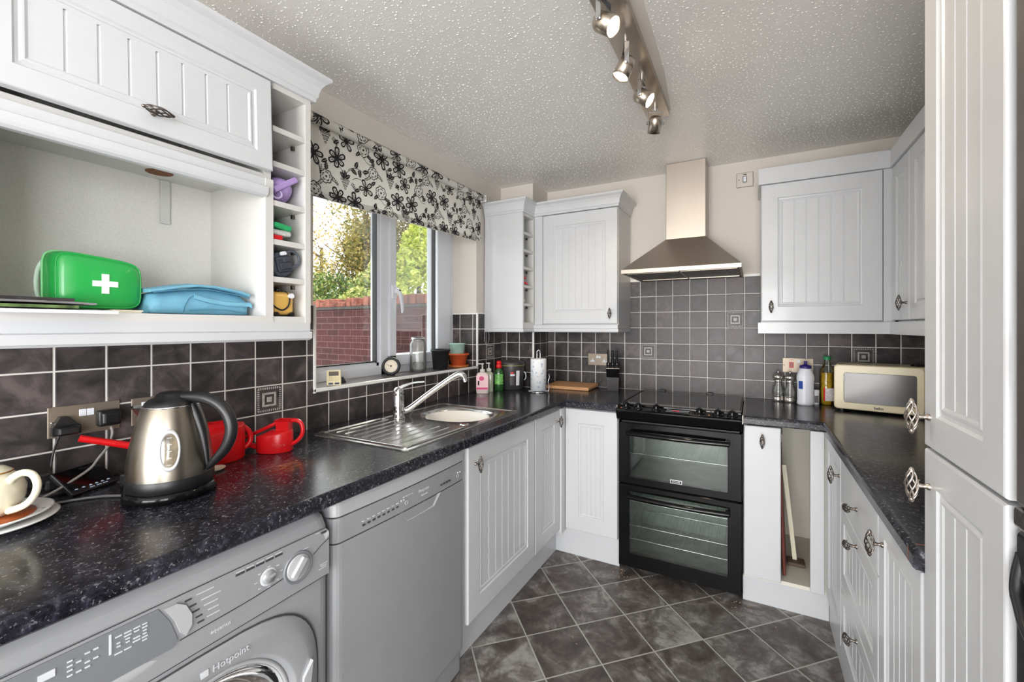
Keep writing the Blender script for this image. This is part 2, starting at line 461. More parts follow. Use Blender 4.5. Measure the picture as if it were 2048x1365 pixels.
# ---- tiles
d = .0079
mb = MB()
zt = 1.357
mb.box(-d, YN, WT, 0, YW0 - .006, zt).box(-d, YW0 - .006, WT, 0, YW1 + .006, ZW0 - .008).box(-d, YW1 + .006, WT, 0, 2.6, zt)
tl = struct('tiled_splashback', mb, M['tile_left'], wl)
tb = struct('tiled_splashback', MB().box(.25, YB, WT, XR, YB + d, zt).box(.84, YB, zt, 1.582, YB + d, 1.566), M['tile_back'], wback)
struct('tiled_splashback', MB().box(0, 2.6, WT, .25, 2.6 + d, zt), M['tile_box'], wc)
struct('tiled_splashback', MB().box(.25 - d, 2.608, WT, .25, YB, zt), M['tile_left'], wc)
struct('corner_trim', MB().rbox(.243, 2.594, WT, .256, 2.607, zt, .004), M['trimwhite'], wc)
struct('tile_trim', MB().box(.84, YB - .001, 1.566, 1.582, YB + d, 1.5775), M['trimwhite'], wback)
def deco(ax, u, z, pl):
    """raised pewter motif on a 100 mm tile; lies on the tile face"""
    mb = MB()
    if ax == 'x': A = face('E', pl, u, z)      # on the left wall
    else: A = face('S', u, pl, z)
    def q(x0, z0, x1, z1, t=.0016): mb.rbox(x0, -t, z0, x1, .0005, z1, .0006, 1, A)
    for i in range(11):
        s = .012 + i * .0076
        for o in (.007, .0865): q(s - .0018, o, s + .0018, o + .0075); q(o, s - .0018, o + .0075, s + .0018)
    for a, b, cc, e in ((.025, .025, .075, .032), (.025, .068, .075, .075), (.025, .032, .032, .068), (.068, .032, .075, .068)): q(a, b, cc, e, .0025)
    q(.041, .041, .059, .059, .003)
    return mb
M['motif'] = mat('pewter_motif', srgb(176, 172, 168), .5, .1, var=.3, vs=160)
for ax, u, z, pl, par in (('x', .9062, .958, 0, tl), ('x', 2.4062, 1.058, 0, tl), ('y', .9039, 1.0645, YB, tb), ('y', 1.4039, 1.2645, YB, tb), ('y', 2.0039, 1.0645, YB, tb)):
    obj('raised_motif', deco(ax, u, z, pl), M['motif'], par, fixn=True)
# window reveal: tiled sill and side, painted above
mb = MB().box(-.19, YW0, ZW0 - .008, -.002, YW1, ZW0 + .008)
struct('window_sill', mb, M['slabtile'], wl)
struct('reveal_tiles', MB().box(-.19, YW1 - .006, ZW0 + .008, -.002, YW1 + .002, zt - .005), tile_mat('reveal_tiles_side', 0, -.132, .958), wl)
mb = MB()
mb.rbox(-.006, YW0 - .006, ZW0 - .008, .005, YW0 + .006, zt + .002, .003).rbox(-.006, YW1 - .008, ZW0 - .008, .005, YW1 + .005, zt + .002, .003)
mb.rbox(-.006, YW0 - .006, ZW0 - .004, .005, YW1 + .005, ZW0 + .011, .003)
mb.box(-.19, YW1 - .006, zt - .005, 0, YW1 + .001, zt + .002).box(-.006, YW1, zt - .002, .003, 2.392, zt + .004)
struct('tile_trim', mb, M['trimwhite'], wl)

# ---- window
fx0, fx1 = -.255, -.19
mb = MB()
g = MB()
def bar(y0, z0, y1, z1, x0=fx0, x1=fx1, r=.006): mb.rbox(x0, y0, z0, x1, y1, z1, r, 2)
bar(YW0, ZW0, YW1, ZW0 + .055); bar(YW0, ZW1 - .06, YW1, ZW1); bar(YW0, ZW0, YW0 + .055, ZW1); bar(YW1 - .05, ZW0, YW1, ZW1); bar(1.672, ZW0, 1.74, ZW1)
win = struct('window_1', mb, M['upvc'])
# glazing beads, opening sash
mb = MB()
bar(YW0 + .05, ZW0 + .05, 1.675, ZW0 + .075, fx0 + .012, fx1 - .012, .004); bar(1.652, ZW0 + .05, 1.675, ZW1 - .055, fx0 + .012, fx1 - .012, .004); bar(YW0 + .05, ZW0 + .05, YW0 + .075, ZW1 - .055, fx0 + .012, fx1 - .012, .004)
struct('window_bead', mb, M['upvc'], win)
mb = MB()
bar(1.725, ZW0 + .045, 2.262, ZW0 + .108, fx0 - .01, fx1 + .012); bar(1.725, ZW1 - .11, 2.262, ZW1 - .05, fx0 - .01, fx1 + .012); bar(1.725, ZW0 + .045, 1.778, ZW1 - .05, fx0 - .01, fx1 + .012); bar(2.13, ZW0 + .045, 2.262, ZW1 - .05, fx0 - .01, fx1 + .012)
sash = struct('window_sash', mb, M['upvc'], win)
mb = MB()
for a, b in ((1.648, 1.653), (2.126, 2.131)): mb.box(fx0 + .03, a, ZW0 + .07, fx1 - .008, b, ZW1 - .06)
mb.box(fx0 + .03, 1.777, ZW0 + .106, fx1 - .008, 1.781, ZW1 - .06).box(fx0 + .03, YW0 + .07, ZW0 + .074, fx1 - .008, 1.65, ZW0 + .079)
struct('window_gasket', mb, M['blackmatt'], win)
struct('window_glass', MB().box(-.226, YW0 + .07, ZW0 + .07, -.222, 1.652, ZW1 - .05).box(-.226, 1.776, ZW0 + .1, -.222, 2.132, ZW1 - .1), M['pane'], win)
hz, hy = 1.452, 1.752
mb = MB().rbox(fx1 + .008, hy - .017, hz - .03, fx1 + .024, hy + .017, hz + .045, .006, 3)
mb.rbox(fx1 + .022, hy - .013, hz - .002, fx1 + .05, hy + .016, hz + .03, .008, 3, smooth=True)
mb.tube([(fx1 + .046, hy, hz + .018), (fx1 + .056, hy + .008, hz - .005), (fx1 + .056, hy + .018, hz - .04), (fx1 + .05, hy + .03, hz - .085), (fx1 + .046, hy + .032, hz - .105)], [.012, .0115, .0105, .009, .006], 10)
hn = struct('window_handle', mb, M['upvc'], sash)
struct('handle_lock', MB().cyl((fx1 + .048, hy + .002, hz + .014), (fx1 + .0605, hy + .002, hz + .014), .0065), M['blackplastic'], sash)

# ---- outside
out = struct('ground', MB().box(-22, -20, -.35, 16, 22, -.12), mat('paving', srgb(150, 144, 136), .8, var=.1, vs=3, bump=.2))
def brick_mat():
    t = NT('garden_bricks'); x = t.xyz(t.pos())
    v = t.comb(x[0], x[2], 0)
    b = t.node('ShaderNodeTexBrick'); t.l(v, b.inputs['Vector'])
    for k, q in (('Scale', 1.0), ('Mortar Size', .0055), ('Mortar Smooth', .2), ('Brick Width', .22), ('Row Height', .073), ('Bias', -.2)): b.inputs[k].default_value = q
    b.inputs['Color1'].default_value = srgb(80, 32, 32); b.inputs['Color2'].default_value = srgb(62, 26, 29); b.inputs['Mortar'].default_value = srgb(112, 78, 76)
    n = t.noise(t.pos(), 9, 5, .7)
    t.set(color=t.mix(t.math('MULTIPLY', n, .4), b.outputs['Color'], srgb(54, 30, 31)), rough=.85, normal=t.bump(t.math('SUBTRACT', 1.0, b.outputs['Fac']), .5, .01))
    return t.m
BM = brick_mat()
def bw(x): return 3.51 - .082 * (x + 3.1)
mb = MB().prism([(-13, bw(-13)), (-.35, bw(-.35)), (-.35, bw(-.35) + .22), (-13, bw(-13) + .22)], -.2, 1.50)
gw = obj('garden_wall', mb, BM, loc=(-5, bw(-5), -.2)); props(gw, 'long red brick garden wall outside the window', 'wall')
mb = MB().prism([(-13, bw(-13) - .025), (-.35, bw(-.35) - .025), (-.35, bw(-.35) + .2), (-13, bw(-13) + .2)], 1.475, 1.505)
obj('string_course', mb, mat('dark_stone_course', srgb(70, 66, 64), .9, var=.2), gw, label='dark projecting course along the garden wall')
mb = MB(); x = -12.9
rr = random.Random(3)
while x < -.5:
    wd = rr.uniform(.095, .115); h = 1.505 + rr.choice((.06, .085, .1, .1, .1, .105)) * (1 if rr.random() > .12 else .3)
    mb.rbox(x, bw(x) - .01, 1.504, x + wd - .012, bw(x) + .2, h, .008, 1); x += wd
obj('coping_bricks', mb, mat('coping_brick', srgb(132, 80, 66), .9, var=.5, vs=14), gw, label='weathered orange row of coping bricks').__setitem__('kind', 'stuff')

def leaves(mb, rnd, cx, cy, cz, rx, ry, rz, n, size, shell=.35, fine=False):
    for _ in range(n):
        while True:
            p = Vector((rnd.uniform(-1, 1), rnd.uniform(-1, 1), rnd.uniform(-1, 1)))
            if shell < p.length < 1: break
        q = Vector((cx + p.x * rx, cy + p.y * ry, cz + p.z * rz)); s = size * rnd.uniform(.6, 1.4)
        a = Vector((rnd.gauss(0, 1), rnd.gauss(0, 1), rnd.gauss(0, 1))).normalized(); b = a.orthogonal().normalized()
        mi = rnd.choice((0, 0, 1, 2))
        mb.add([q - a * s, q + b * s * .45, q + a * s, q - b * s * .45], [(0, 1, 2, 3)], mi=mi)
def leafmat(name, c):
    t = NT(name); t.set(color=srgb(*c), rough=.55, sheen=.1)
    tr = t.node('ShaderNodeBsdfTranslucent'); tr.inputs[0].default_value = srgb(*c)
    mx = t.node('ShaderNodeMixShader'); mx.inputs[0].default_value = .35
    o = t.n.nodes['Material Output']; t.l(t.b.outputs[0], mx.inputs[1]); t.l(tr.outputs[0], mx.inputs[2]); t.l(mx.outputs[0], o.inputs[0])
    return t.m
bark = mat('bark', srgb(84, 68, 54), .9, var=.25, vs=20)
def at(px, dist, z):
    """a spot out in the garden seen in direction px of the window view"""
    t = (px - 1041.56) / 867.72
    p = CAM + (cR * t + cF) * dist
    return p.x, p.y, z
def tree(name, label, px, dist, cz, r, rz, n, size, cols, trunk=True, lumps=7, seed=1, spread=.75, cat='tree'):
    rnd = random.Random(seed); x, y, _ = at(px, dist, 0)
    o = thing(name, label, cat, (x, y, -.12))
    f = MB()
    for k in range(lumps):
        a = rnd.uniform(0, 2 * PI); q = rnd.uniform(0, spread)
        leaves(f, rnd, x + math.cos(a) * r * q, y + math.sin(a) * r * q, cz + rnd.uniform(-.7, .7) * rz, r * .5, r * .5, rz * .42, n // lumps, size)
    fo = obj('foliage', f, [leafmat(name + '_leaf', c) for c in cols], o, fixn=False); fo['kind'] = 'stuff'
    if trunk:
        t = MB().tube([(x, y, -.12), (x + .05, y, cz * .4), (x, y + .04, cz)], [.12, .08, .03], 8)
        for k in range(14):
            a = rnd.uniform(0, 2 * PI); z0 = cz * rnd.uniform(.35, .95); e = r * rnd.uniform(.6, 1.05)
            p1 = Vector((x + math.cos(a) * e * .5, y + math.sin(a) * e * .5, z0 + rz * .25)); p2 = Vector((x + math.cos(a) * e, y + math.sin(a) * e, z0 + rz * rnd.uniform(.4, .8)))
            t.tube([(x, y, z0), p1, p2], [.035, .02, .006], 6)
        obj('trunk', t, bark, o)
    return o
tree('hedge', 'dense green hedge growing behind the garden wall', 664, 8.3, 1.78, 1.3, .85, 20000, .034, ((92, 118, 50), (56, 80, 34), (168, 172, 98)), False, 9, 2, .9, 'hedge')
tree('ivy_bush', 'green bush behind the wall between the window frames', 765, 6.9, 1.75, .65, .65, 6000, .04, ((150, 160, 84), (98, 118, 60), (206, 200, 130)), False, 6, 12, .8, 'bush')
tree('autumn_tree', 'tall thin autumn tree with yellow leaves, left of the mullion', 728, 8.8, 3.05, .85, 1.3, 7500, .034, ((142, 130, 64), (176, 154, 84), (92, 96, 44)), True, 12, 3, .8)
tree('bare_tree', 'sparse tree of bare twigs and few yellow leaves at far left', 640, 10.5, 3.2, 1.5, 1.2, 3400, .032, ((190, 168, 104), (160, 128, 74), (104, 86, 58)), True, 10, 4, .9)
tree('small_tree', 'twiggy brown-green tree behind the golden conifer', 812, 9.5, 2.8, 1.0, 1.3, 7500, .036, ((134, 122, 70), (104, 100, 56), (168, 150, 100)), True, 9, 5, .9)
# golden conifer: cone of feathery upswept fans
x, y, _ = at(838, 7.0, 0)
o = thing('golden_conifer', 'bright yellow-green conifer behind the opening window pane', 'tree', (x, y, -.12))
rnd = random.Random(9); f = MB()
for k in range(330):
    h = rnd.random() ** .8; z = .9 + h * 1.95; R = (.72 * (1 - h) ** .8 + .05) * rnd.uniform(.75, 1.1); a = rnd.uniform(0, 2 * PI)
    px_, py_ = x + math.cos(a) * R, y + math.sin(a) * R
    leaves(f, rnd, px_, py_, z, .10, .10, .15, 36, .036, 0)
fo = obj('foliage', f, [leafmat('conifer_leaf', c) for c in ((206, 216, 92), (176, 196, 78), (232, 234, 130))], o, fixn=False); fo['kind'] = 'stuff'
obj('trunk', MB().tube([(x, y, -.12), (x, y, 2.7)], [.08, .02], 8), bark, o)

# ================================================================== fitted kitchen helpers
def door_mesh(mb, W, H, A, T_=.019, m=.062, ng=5, plain=False, off=0):
    def R(i, y): return [(i, y, i), (W - i, y, i), (W - i, y, H - i), (i, y, H - i)]
    rings = [R(0, T_), R(0, .0035), R(.0015, .001), R(.004, 0)]
    if plain:
        rings.append(R(.02, 0)); mb.loft(rings, A, False, True, True); return mb
    rings += [R(m, 0), R(m + .004, .0045), R(m + .009, .0052), R(m + .014, .0022), R(m + .017, .0022), R(m + .022, .0046)]
    mb.loft(rings, A, False, True, False)
    i = m + .022; xs = [(i, .0046)]
    for k in range(ng):
        g = i + (W - 2 * i) * (k + 1) / (ng + 1)
        xs += [(g - .003, .0046), (g - .0012, .0068), (g + .0012, .0068), (g + .003, .0046)]
    xs.append((W - i, .0046))
    for (a, ya), (b, yb) in zip(xs, xs[1:]):
        mb.add([(a, ya, i), (b, yb, i), (b, yb, H - i), (a, ya, H - i)], [(0, 1, 2, 3)], A)
    return mb

_hm = {}
def handle_meshes():
    """birdcage handle: stem, twisted wire cage; front looks to -Y, cage upright"""
    mb = MB()
    mb.lathe([(.0062, 0), (.0062, .003), (.0042, .005), (.0034, .010), (.0046, .014), (.0034, .018)], aim((0, 0, 0), (0, -1, 0)), 12)
    L = .029
    for k in range(6):
        pts = []
        for i in range(13):
            u = i / 12; z = (u - .5) * 2 * L * .86; r = .0028 + .0066 * math.sin(PI * u) ** .7; a = 2 * PI * k / 6 + u * PI * .8
            pts.append((math.cos(a) * r, -.0255 + math.sin(a) * r, z))
        mb.tube(pts, .0016, 6)
    for s in (-1, 1):
        mb.lathe([(.0042, 0), (.0046, .003), (.003, .007), (.0012, .0085)], aim((0, -.0255, s * L * .82), (0, 0, s)), 10)
    mb.cyl((0, -.017, 0), (0, -.0185, 0), .0034, 8)
    return mb
def handle(parent, f, x, y, z, horiz=False, sc=1.0, m=None):
    sc = 1.0 if m is None else .97
    """hang a handle on a door; x,y,z = where its stem meets the door (room coordinates)"""
    key = 'dark' if m is None else m
    if key not in _hm:
        b = handle_meshes()
        o = obj('handle', b, M['pewter'] if m is None else M[m], loc=(0, 0, 0)); _hm[key] = o.data
    else:
        o = bpy.data.objects.new('handle', _hm[key]); C.objects.link(o)
    o.parent = parent; o.location = Vector((x, y, z)) - rootpos(parent)
    o.rotation_euler = (0, PI / 2 if horiz else 0, {'S': 0, 'E': PI / 2, 'W': -PI / 2}[f]); o.scale = (sc,) * 3
    return o
M['handlelight'] = mat('brushed_handle', srgb(186, 176, 168), .26, 1, var=.15, vs=60)

CORN = [(0, 0), (.006, 0), (.008, .004), (.008, .012), (.012, .016), (.014, .03), (.019, .046), (.028, .06), (.04, .069), (.042, .071), (.042, .08), (-.012, .08), (-.012, .0)]
PELM_ = [(0, .055), (.0, .03), (-.002, .028), (.004, .026), (.004, .006), (-.002, 0), (-.014, 0), (-.014, .055)]
def zprof(P, z): return [(a, b + z) for a, b in P]
PELM = [(a, b * .85) for a, b in PELM_]

# ================================================================== LEFT WALL UNITS
Y0L, Y1L = .20, .782
HOLE = (.084, .592)
t = thing('wall_cabinet', 'white wall cabinet with a lift-up grooved door above the open niche', 'cabinet', (.15, .49, 1.703))
mb = MB().box(.0, Y0L, 1.703, .29, Y1L, 1.718).box(.0, Y0L, 1.975, .29, Y1L, 1.99).box(0, Y0L, 1.718, .29, Y0L + .018, 1.975).box(0, Y1L - .018, 1.718, .29, Y1L, 1.975).box(0, Y0L + .018, 1.718, .006, Y1L - .018, 1.975)
obj('carcass', mb, M['whitemel'], t)
A = T(.312, 0, 1.986) @ RY(-.05) @ T(-.312, 0, -1.986) @ face('E', .312, .222, 1.723)
A2 = face('E', .312, .222, 1.723)
dm = MB(); door_mesh(dm, .548, .263, T(.312, 0, 1.986) @ RY(math.radians(-2.2)) @ T(-.312, 0, -1.986) @ A2, .02, .045, 7)
dr = obj('door', dm, M['white'], t, label='lift-up door standing slightly open')
handle(dr, 'E', .322, .484, 1.765, True, .86)
mb = MB().lathe([(.031, 0), (.031, .0012)], T(HOLE[0], HOLE[1], 1.7017), 28)
obj('lamp_hole', mb, mat('bare_chipboard', srgb(120, 78, 52), .9, var=.3, vs=120), t, label='round brown cut-out under the cabinet')
obj('screw_cap', MB().lathe([(.006, 0), (.006, .0015)], T(.2, .70, 1.7015), 12), M['blackplastic'], t)

t = thing('open_shelf_unit', 'open white niche below the lift-up cabinet holding the green bag', 'shelf', (.15, .49, 1.284))
XF = .302
mb = MB().box(0, Y0L, 1.284, XF, Y1L, 1.302); obj('shelf', mb, M['whitemel'], t)
obj('side_panel', MB().box(0, .759, 1.302, XF, Y1L, 1.703), M['whitemel'], t)
obj('side_panel', MB().box(0, Y0L, 1.302, XF, Y0L + .018, 1.703), M['whitemel'], t)
obj('back_panel', MB().box(0, Y0L + .018, 1.302, .01, .759, 1.703), mat('niche_back_wallpaper', srgb(222, 221, 215), .7, var=.05, vs=220), t)
mb = MB().prism([(.288, 1.648), (.303, 1.648), (.309, 1.653), (.312, 1.66), (.312, 1.676), (.3, 1.681), (.3, 1.702), (.288, 1.702)], Y0L, .762, 'y')
obj('top_rail', mb, M['white'], t)
obj('cable_cover', MB().rbox(.01, .622, 1.575, .02, .645, 1.703, .002), M['whitemel'], t)

t = thing('wine_rack', 'tall narrow white rack of pigeonholes at the window end', 'rack', (.15, .842, 1.284))
obj('side_panel', MB().box(0, .886, 1.284, XF, .904, 1.99), M['whitemel'], t)
obj('back_panel', MB().box(0, Y1L, 1.302, .03, .886, 1.99), M['whitemel'], t)
SHL = [1.302, 1.42, 1.531, 1.646, 1.762, 1.866]
for i, z in enumerate(SHL):
    obj('shelf', MB().box(.03, Y1L, z - (.016 if i else .018), XF - .002, .886, z), M['whitemel'], t)
    if i: obj('shelf_pin', MB().cyl((.245, .886, z - .022), (.245, .876, z - .022), .004, 8).box(.24, .877, z - .03, .25, .886, z - .018), M['pewter'], t)
obj('top_rail', MB().box(.03, Y1L, 1.974, XF, .886, 1.99), M['whitemel'], t)

mb = MB().sweep([(.306, Y0L - .02), (.306, .908), (.0, .908)], zprof(CORN, 1.99))
c = obj('cornice', mb, M['white']); props(c, 'white cornice moulding along the top of the left wall cabinets', 'cornice')
mb = MB().sweep([(.302, Y0L - .02), (.302, .903), (.0, .903)], zprof(PELM_, 1.229))
c = obj('light_pelmet', mb, M['white']); props(c, 'white pelmet moulding under the left open shelf', 'pelmet')

# ================================================================== BACK LEFT WALL UNITS
t = thing('wine_rack', 'slim white pigeonhole rack in the window corner beside the blind', 'rack', (.14, 2.47, 1.284))
obj('side_panel', MB().box(0, 2.392, 1.284, .28, 2.408, 1.99), M['white'], t, label='smooth white end panel')
obj('side_panel', MB().box(0, 2.543, 1.284, .28, 2.559, 1.99), M['whitemel'], t)
obj('back_panel', MB().box(0, 2.408, 1.3, .02, 2.543, 1.99), M['whitemel'], t)
ZB = [1.3, 1.42, 1.536, 1.651, 1.762, 1.872]
for i, z in enumerate(ZB):
    obj('shelf', MB().box(.02, 2.408, z - .016, .277, 2.543, z), M['whitemel'], t)
    if i: obj('shelf_pin', MB().box(.225, 2.535, z - .03, .236, 2.543, z - .016), M['pewter'], t)
obj('top_rail', MB().box(.02, 2.408, 1.972, .278, 2.543, 1.99), M['whitemel'], t)
t = thing('wall_cabinet', 'white wall cabinet with one grooved door, left of the cooker hood', 'cabinet', (.56, 2.69, 1.284))
mb = MB().box(.282, 2.562, 1.284, .3, YB, 1.99).box(.82, 2.562, 1.284, .838, YB, 1.99).box(.3, 2.562, 1.284, .82, YB, 1.3).box(.3, 2.562, 1.974, .82, YB, 1.99).box(.3, YB - .006, 1.3, .82, YB, 1.974)
obj('carcass', mb, M['white'], t)
obj('corner_post', MB().rbox(.284, 2.545, 1.284, .343, 2.561, 1.99, .003), M['white'], t)
dm = MB(); door_mesh(dm, .488, .695, face('S', .348, 2.54, 1.291), .02, .072, 6)
dr = obj('door', dm, M['white'], t); handle(dr, 'S', .795, 2.54, 1.352, sc=.86)
path = [(0, 2.392), (.281, 2.392), (.281, 2.543), (.838, 2.543), (.838, YB)]
c = obj('cornice', MB().sweep(path, zprof(CORN, 1.99)), M['white']); props(c, 'white cornice moulding above the cabinets in the window corner', 'cornice')
c = obj('light_pelmet', MB().sweep(path, zprof(PELM, 1.2372)), M['white']); props(c, 'white pelmet moulding under the cabinets in the window corner', 'pelmet')

# ================================================================== RIGHT WALL UNITS
t = thing('wall_cabinet', 'white wall cabinet with one grooved door, right of the cooker hood', 'cabinet', (1.85, 2.69, 1.292))
mb = MB().box(1.583, 2.562, 1.292, 1.6, YB, 1.997).box(2.1, 2.562, 1.292, 2.118, YB, 1.997).box(1.6, 2.562, 1.292, 2.1, YB, 1.308).box(1.6, 2.562, 1.981, 2.1, YB, 1.997).box(1.6, YB - .006, 1.308, 2.1, YB, 1.981)
obj('carcass', mb, M['white'], t)
dm = MB(); door_mesh(dm, .488, .695, face('S', 1.584, 2.54, 1.3), .02, .072, 5)
dr = obj('door', dm, M['white'], t); handle(dr, 'S', 1.627, 2.54, 1.372, sc=.86)
obj('corner_post', MB().rbox(2.075, 2.545, 1.292, 2.118, 2.561, 1.997, .003), M['white'], t)
XD = 2.105
specs = [(2.30, 2.54, 'white grooved wall cabinet in the right corner, nearest the hood wall', 2.33, 3), (1.80, 2.295, 'white wall cabinet half hidden by the tall unit, beside the corner one', 1.85, 4), (1.045, 1.795, 'wide white wall cabinet hidden behind the tall cabinet', None, 6)]
for y0, y1, lab, hy_, ng in specs:
    t = thing('wall_cabinet', lab, 'cabinet', (2.27, (y0 + y1) / 2, 1.292))
    mb = MB().box(XD + .022, y0, 1.292, XR, y0 + .016, 1.997).box(XD + .022, y1 - .016, 1.292, XR, y1, 1.997).box(XD + .022, y0 + .016, 1.292, XR, y1 - .016, 1.308).box(XD + .022, y0 + .016, 1.981, XR, y1 - .016, 1.997).box(XR - .006, y0 + .016, 1.308, XR, y1 - .016, 1.981)
    obj('carcass', mb, M['white'], t)
    dm = MB(); door_mesh(dm, y1 - y0 - .004, .695, face('W', XD, y1 - .002, 1.3), .02, .055 if ng == 3 else .065, ng)
    dr = obj('door', dm, M['white'], t)
    if hy_: handle(dr, 'W', XD, hy_, 1.372, sc=.86)
path = [(1.583, YB), (1.583, 2.543), (2.108, 2.543), (2.108, 1.045)]
c = obj('cornice', MB().sweep(path, zprof(CORN, 1.997), right=False), M['white']); props(c, 'white cornice moulding above the right-hand wall cabinets', 'cornice')
c = obj('light_pelmet', MB().sweep(path, zprof(PELM_, 1.238), right=False), M['white']); props(c, 'white pelmet moulding under the right-hand wall cabinets', 'pelmet')

# ================================================================== BASE UNITS, LEFT
def base_unit(label, f, x, y, L, hspec, ng, z0=.157, z1=.818, m=.075, plain=False, loc=None, depth=.5, name='base_cabinet'):
    A = face(f, x, y, 0)
    c0 = A @ Vector((L / 2, .25, 0))
    t = thing(name, label, 'cabinet', (c0.x, c0.y, z0 - .012))
    mb = MB()
    D0 = .021
    mb.box(0, D0, z0 - .012, .016, depth, .826, A).box(L - .016, D0, z0 - .012, L, depth, .826, A).box(.016, D0, z0 - .012, L - .016, depth, z0 + .004, A).box(.016, depth - .006, z0, L - .016, depth, .826, A).box(.016, D0, .81, L - .016, D0 + .09, .826, A)
    obj('carcass', mb, M['whitemel'], t)
    dm = MB(); door_mesh(dm, L - .006, z1 - z0, face(f, x, y, z0) @ T(.003, 0, 0), .019, m, ng, plain)
    dr = obj('door', dm, M['white'], t)
    if hspec:
        u, z, s = hspec; p = A @ Vector((u, 0, 0)); handle(dr, f, p.x, p.y, z, sc=s)
    return t
base_unit('white grooved cupboard under the sink, next to the dishwasher', 'E', .612, 1.328, .566, (.05, .748, .82), 6)
base_unit('narrow white grooved cupboard between the sink cupboard and the corner', 'E', .612, 1.897, .30, (.262, .76, .82), 3, m=.068)
# corner cupboard on the back wall
t = thing('base_cabinet', 'white corner cupboard just left of the black cooker', 'cabinet', (.75, 2.5, .135))
mb = MB().box(.60, 2.272, .135, .616, YB - .02, .826).box(.904, 2.272, .135, .92, YB - .02, .826).box(.616, 2.272, .135, .904, YB - .02, .15).box(.616, 2.272, .81, .904, 2.36, .826)
obj('carcass', mb, M['whitemel'], t)
dm = MB(); door_mesh(dm, .294, .668, face('S', .624, 2.25, .15), .02, .075, 3)
obj('door', dm, M['white'], t)
obj('corner_post', MB().rbox(.600, 2.2, .135, .6215, 2.268, .822, .002), M['white'], t)
pl = MB().box(.54, 1.325, 0, .556, 2.276, .143).box(.556, 2.276, 0, .921, 2.292, .134)
c = obj('plinth', pl, M['white']); props(c, 'white kickboard under the sink cupboards and left corner', 'plinth')

# ================================================================== BASE UNITS, RIGHT
XB = 1.82
base_unit('slim white grooved cupboard at the far end of the right-hand run', 'W', XB, 2.236, .345, (.32, .735, .95), 3, z0=.135, m=.06)
t = thing('drawer_unit', 'white unit of three drawers under the right-hand worktop', 'cabinet', (2.07, 1.625, .12))
mb = MB().box(XB + .021, 1.366, .12, 2.32, 1.382, .826).box(XB + .021, 1.87, .12, 2.32, 1.886, .826).box(XB + .021, 1.382, .12, 2.32, 1.87, .136).box(2.31, 1.382, .136, 2.32, 1.87, .826)
obj('carcass', mb, M['whitemel'], t)
for z0, z1, pln, hz_, lab in ((.652, .818, True, .733, 'plain top drawer'), (.372, .648, False, .622, None), (.135, .368, False, .338, None)):
    dm = MB(); door_mesh(dm, .514, z1 - z0, face('W', XB, 1.883, z0), .019, .05, 6, pln)
    dr = obj('drawer', dm, M['white'], t, label=lab); handle(dr, 'W', XB, 1.615, hz_ - .008, True, .95)
base_unit('white grooved cupboard at the near end of the right-hand worktop', 'W', XB, 1.364, .314, (.045, .75, 1.0), 3, z0=.135, m=.05)
# open corner cupboard on the back wall
t = thing('base_cabinet', 'open white corner cupboard right of the cooker, its doorway uncovered', 'cabinet', (1.66, 2.5, .113))
mb = MB().box(1.508, 2.272, .113, 1.52, YB - .03, .826).box(1.52, 2.272, .113, 2.32, YB - .03, .129).box(1.52, YB - .04, .129, 2.32, YB - .03, .826).box(1.812, 2.272, .129, 1.826, 2.52, .826)
obj('carcass', mb, mat('cupboard_lining', srgb(224, 219, 206), .6, var=.03, vs=5), t)
dm = MB(); door_mesh(dm, .146, .692, face('S', 1.510, 2.25, .126), .019, .05, 2, True)
dr = obj('door', dm, M['white'], t, label='plain narrow door'); handle(dr, 'S', 1.583, 2.25, .755, sc=.8)
obj('end_panel', MB().rbox(1.765, 2.249, .12, 1.816, 2.271, .82, .002), M['white'], t)
obj('hinge', MB().rbox(1.65, 2.262, .79, 1.662, 2.29, .815, .003), M['blackplastic'], t)
pl = MB().box(1.505, 2.276, 0, 1.836, 2.292, .112).box(1.836, 1.045, 0, 1.852, 2.262, .12)
c = obj('plinth', pl, M['white']); props(c, 'white kickboard under the right-hand base units', 'plinth')
# things stored in the open corner cupboard
mb = MB().rbox(-.006, -.12, 0, .006, .12, .56, .003, 2, T(1.680, 2.44, .131) @ RZ(-.06) @ RY(-.035))
o = obj('wooden_board', mb, mat('red_brown_board', srgb(112, 46, 34), .45, var=.15, vs=12)); props(o, 'red-brown board standing on edge in the open corner cupboard', 'board')
t = thing('floor_squeegee', 'cream pole with a brown foot leaning in the open corner cupboard', 'squeegee', (1.726, 2.478, .129))
obj('pole', MB().prism([(-.009, -.006), (.009, -.006), (.009, .006), (-.009, .006)], 0, .46, M=T(1.724, 2.475, .145) @ RY(-.10) @ RX(.03)), M['cream'], t)
obj('foot', MB().rbox(1.69, 2.43, .13, 1.765, 2.5, .148, .006, 2), mat('brown_rubber', srgb(92, 76, 62), .7), t)

# ================================================================== TALL UNIT AND FRIDGE
t = thing('tall_cabinet', 'tall white cabinet with two grooved doors at the right edge', 'cabinet', (2.12, .895, 0))
mb = MB().box(XB + .022, .75, .1, XR, .766, 2.2).box(XB + .022, 1.019, .1, XR, 1.035, 2.2).box(XR - .01, .766, .1, XR, 1.019, 2.2).box(XB + .022, .766, .1, XR - .01, 1.019, .116).box(XB + .022, .766, 2.184, XR - .01, 1.019, 2.2).box(XB + .03, .766, 1.046, XR - .01, 1.019, 1.062)
obj('carcass', mb, M['whitemel'], t)
obj('kickboard', MB().box(XB + .05, .75, 0, XB + .066, 1.035, .1), M['white'], t)
dm = MB(); door_mesh(dm, .286, 1.12, face('W', XB, 1.037, 1.058), .02, .058, 2)
dr = obj('door', dm, M['white'], t, label='upper door'); handle(dr, 'W', XB, 1.008, 1.112, sc=1.02, m='handlelight')
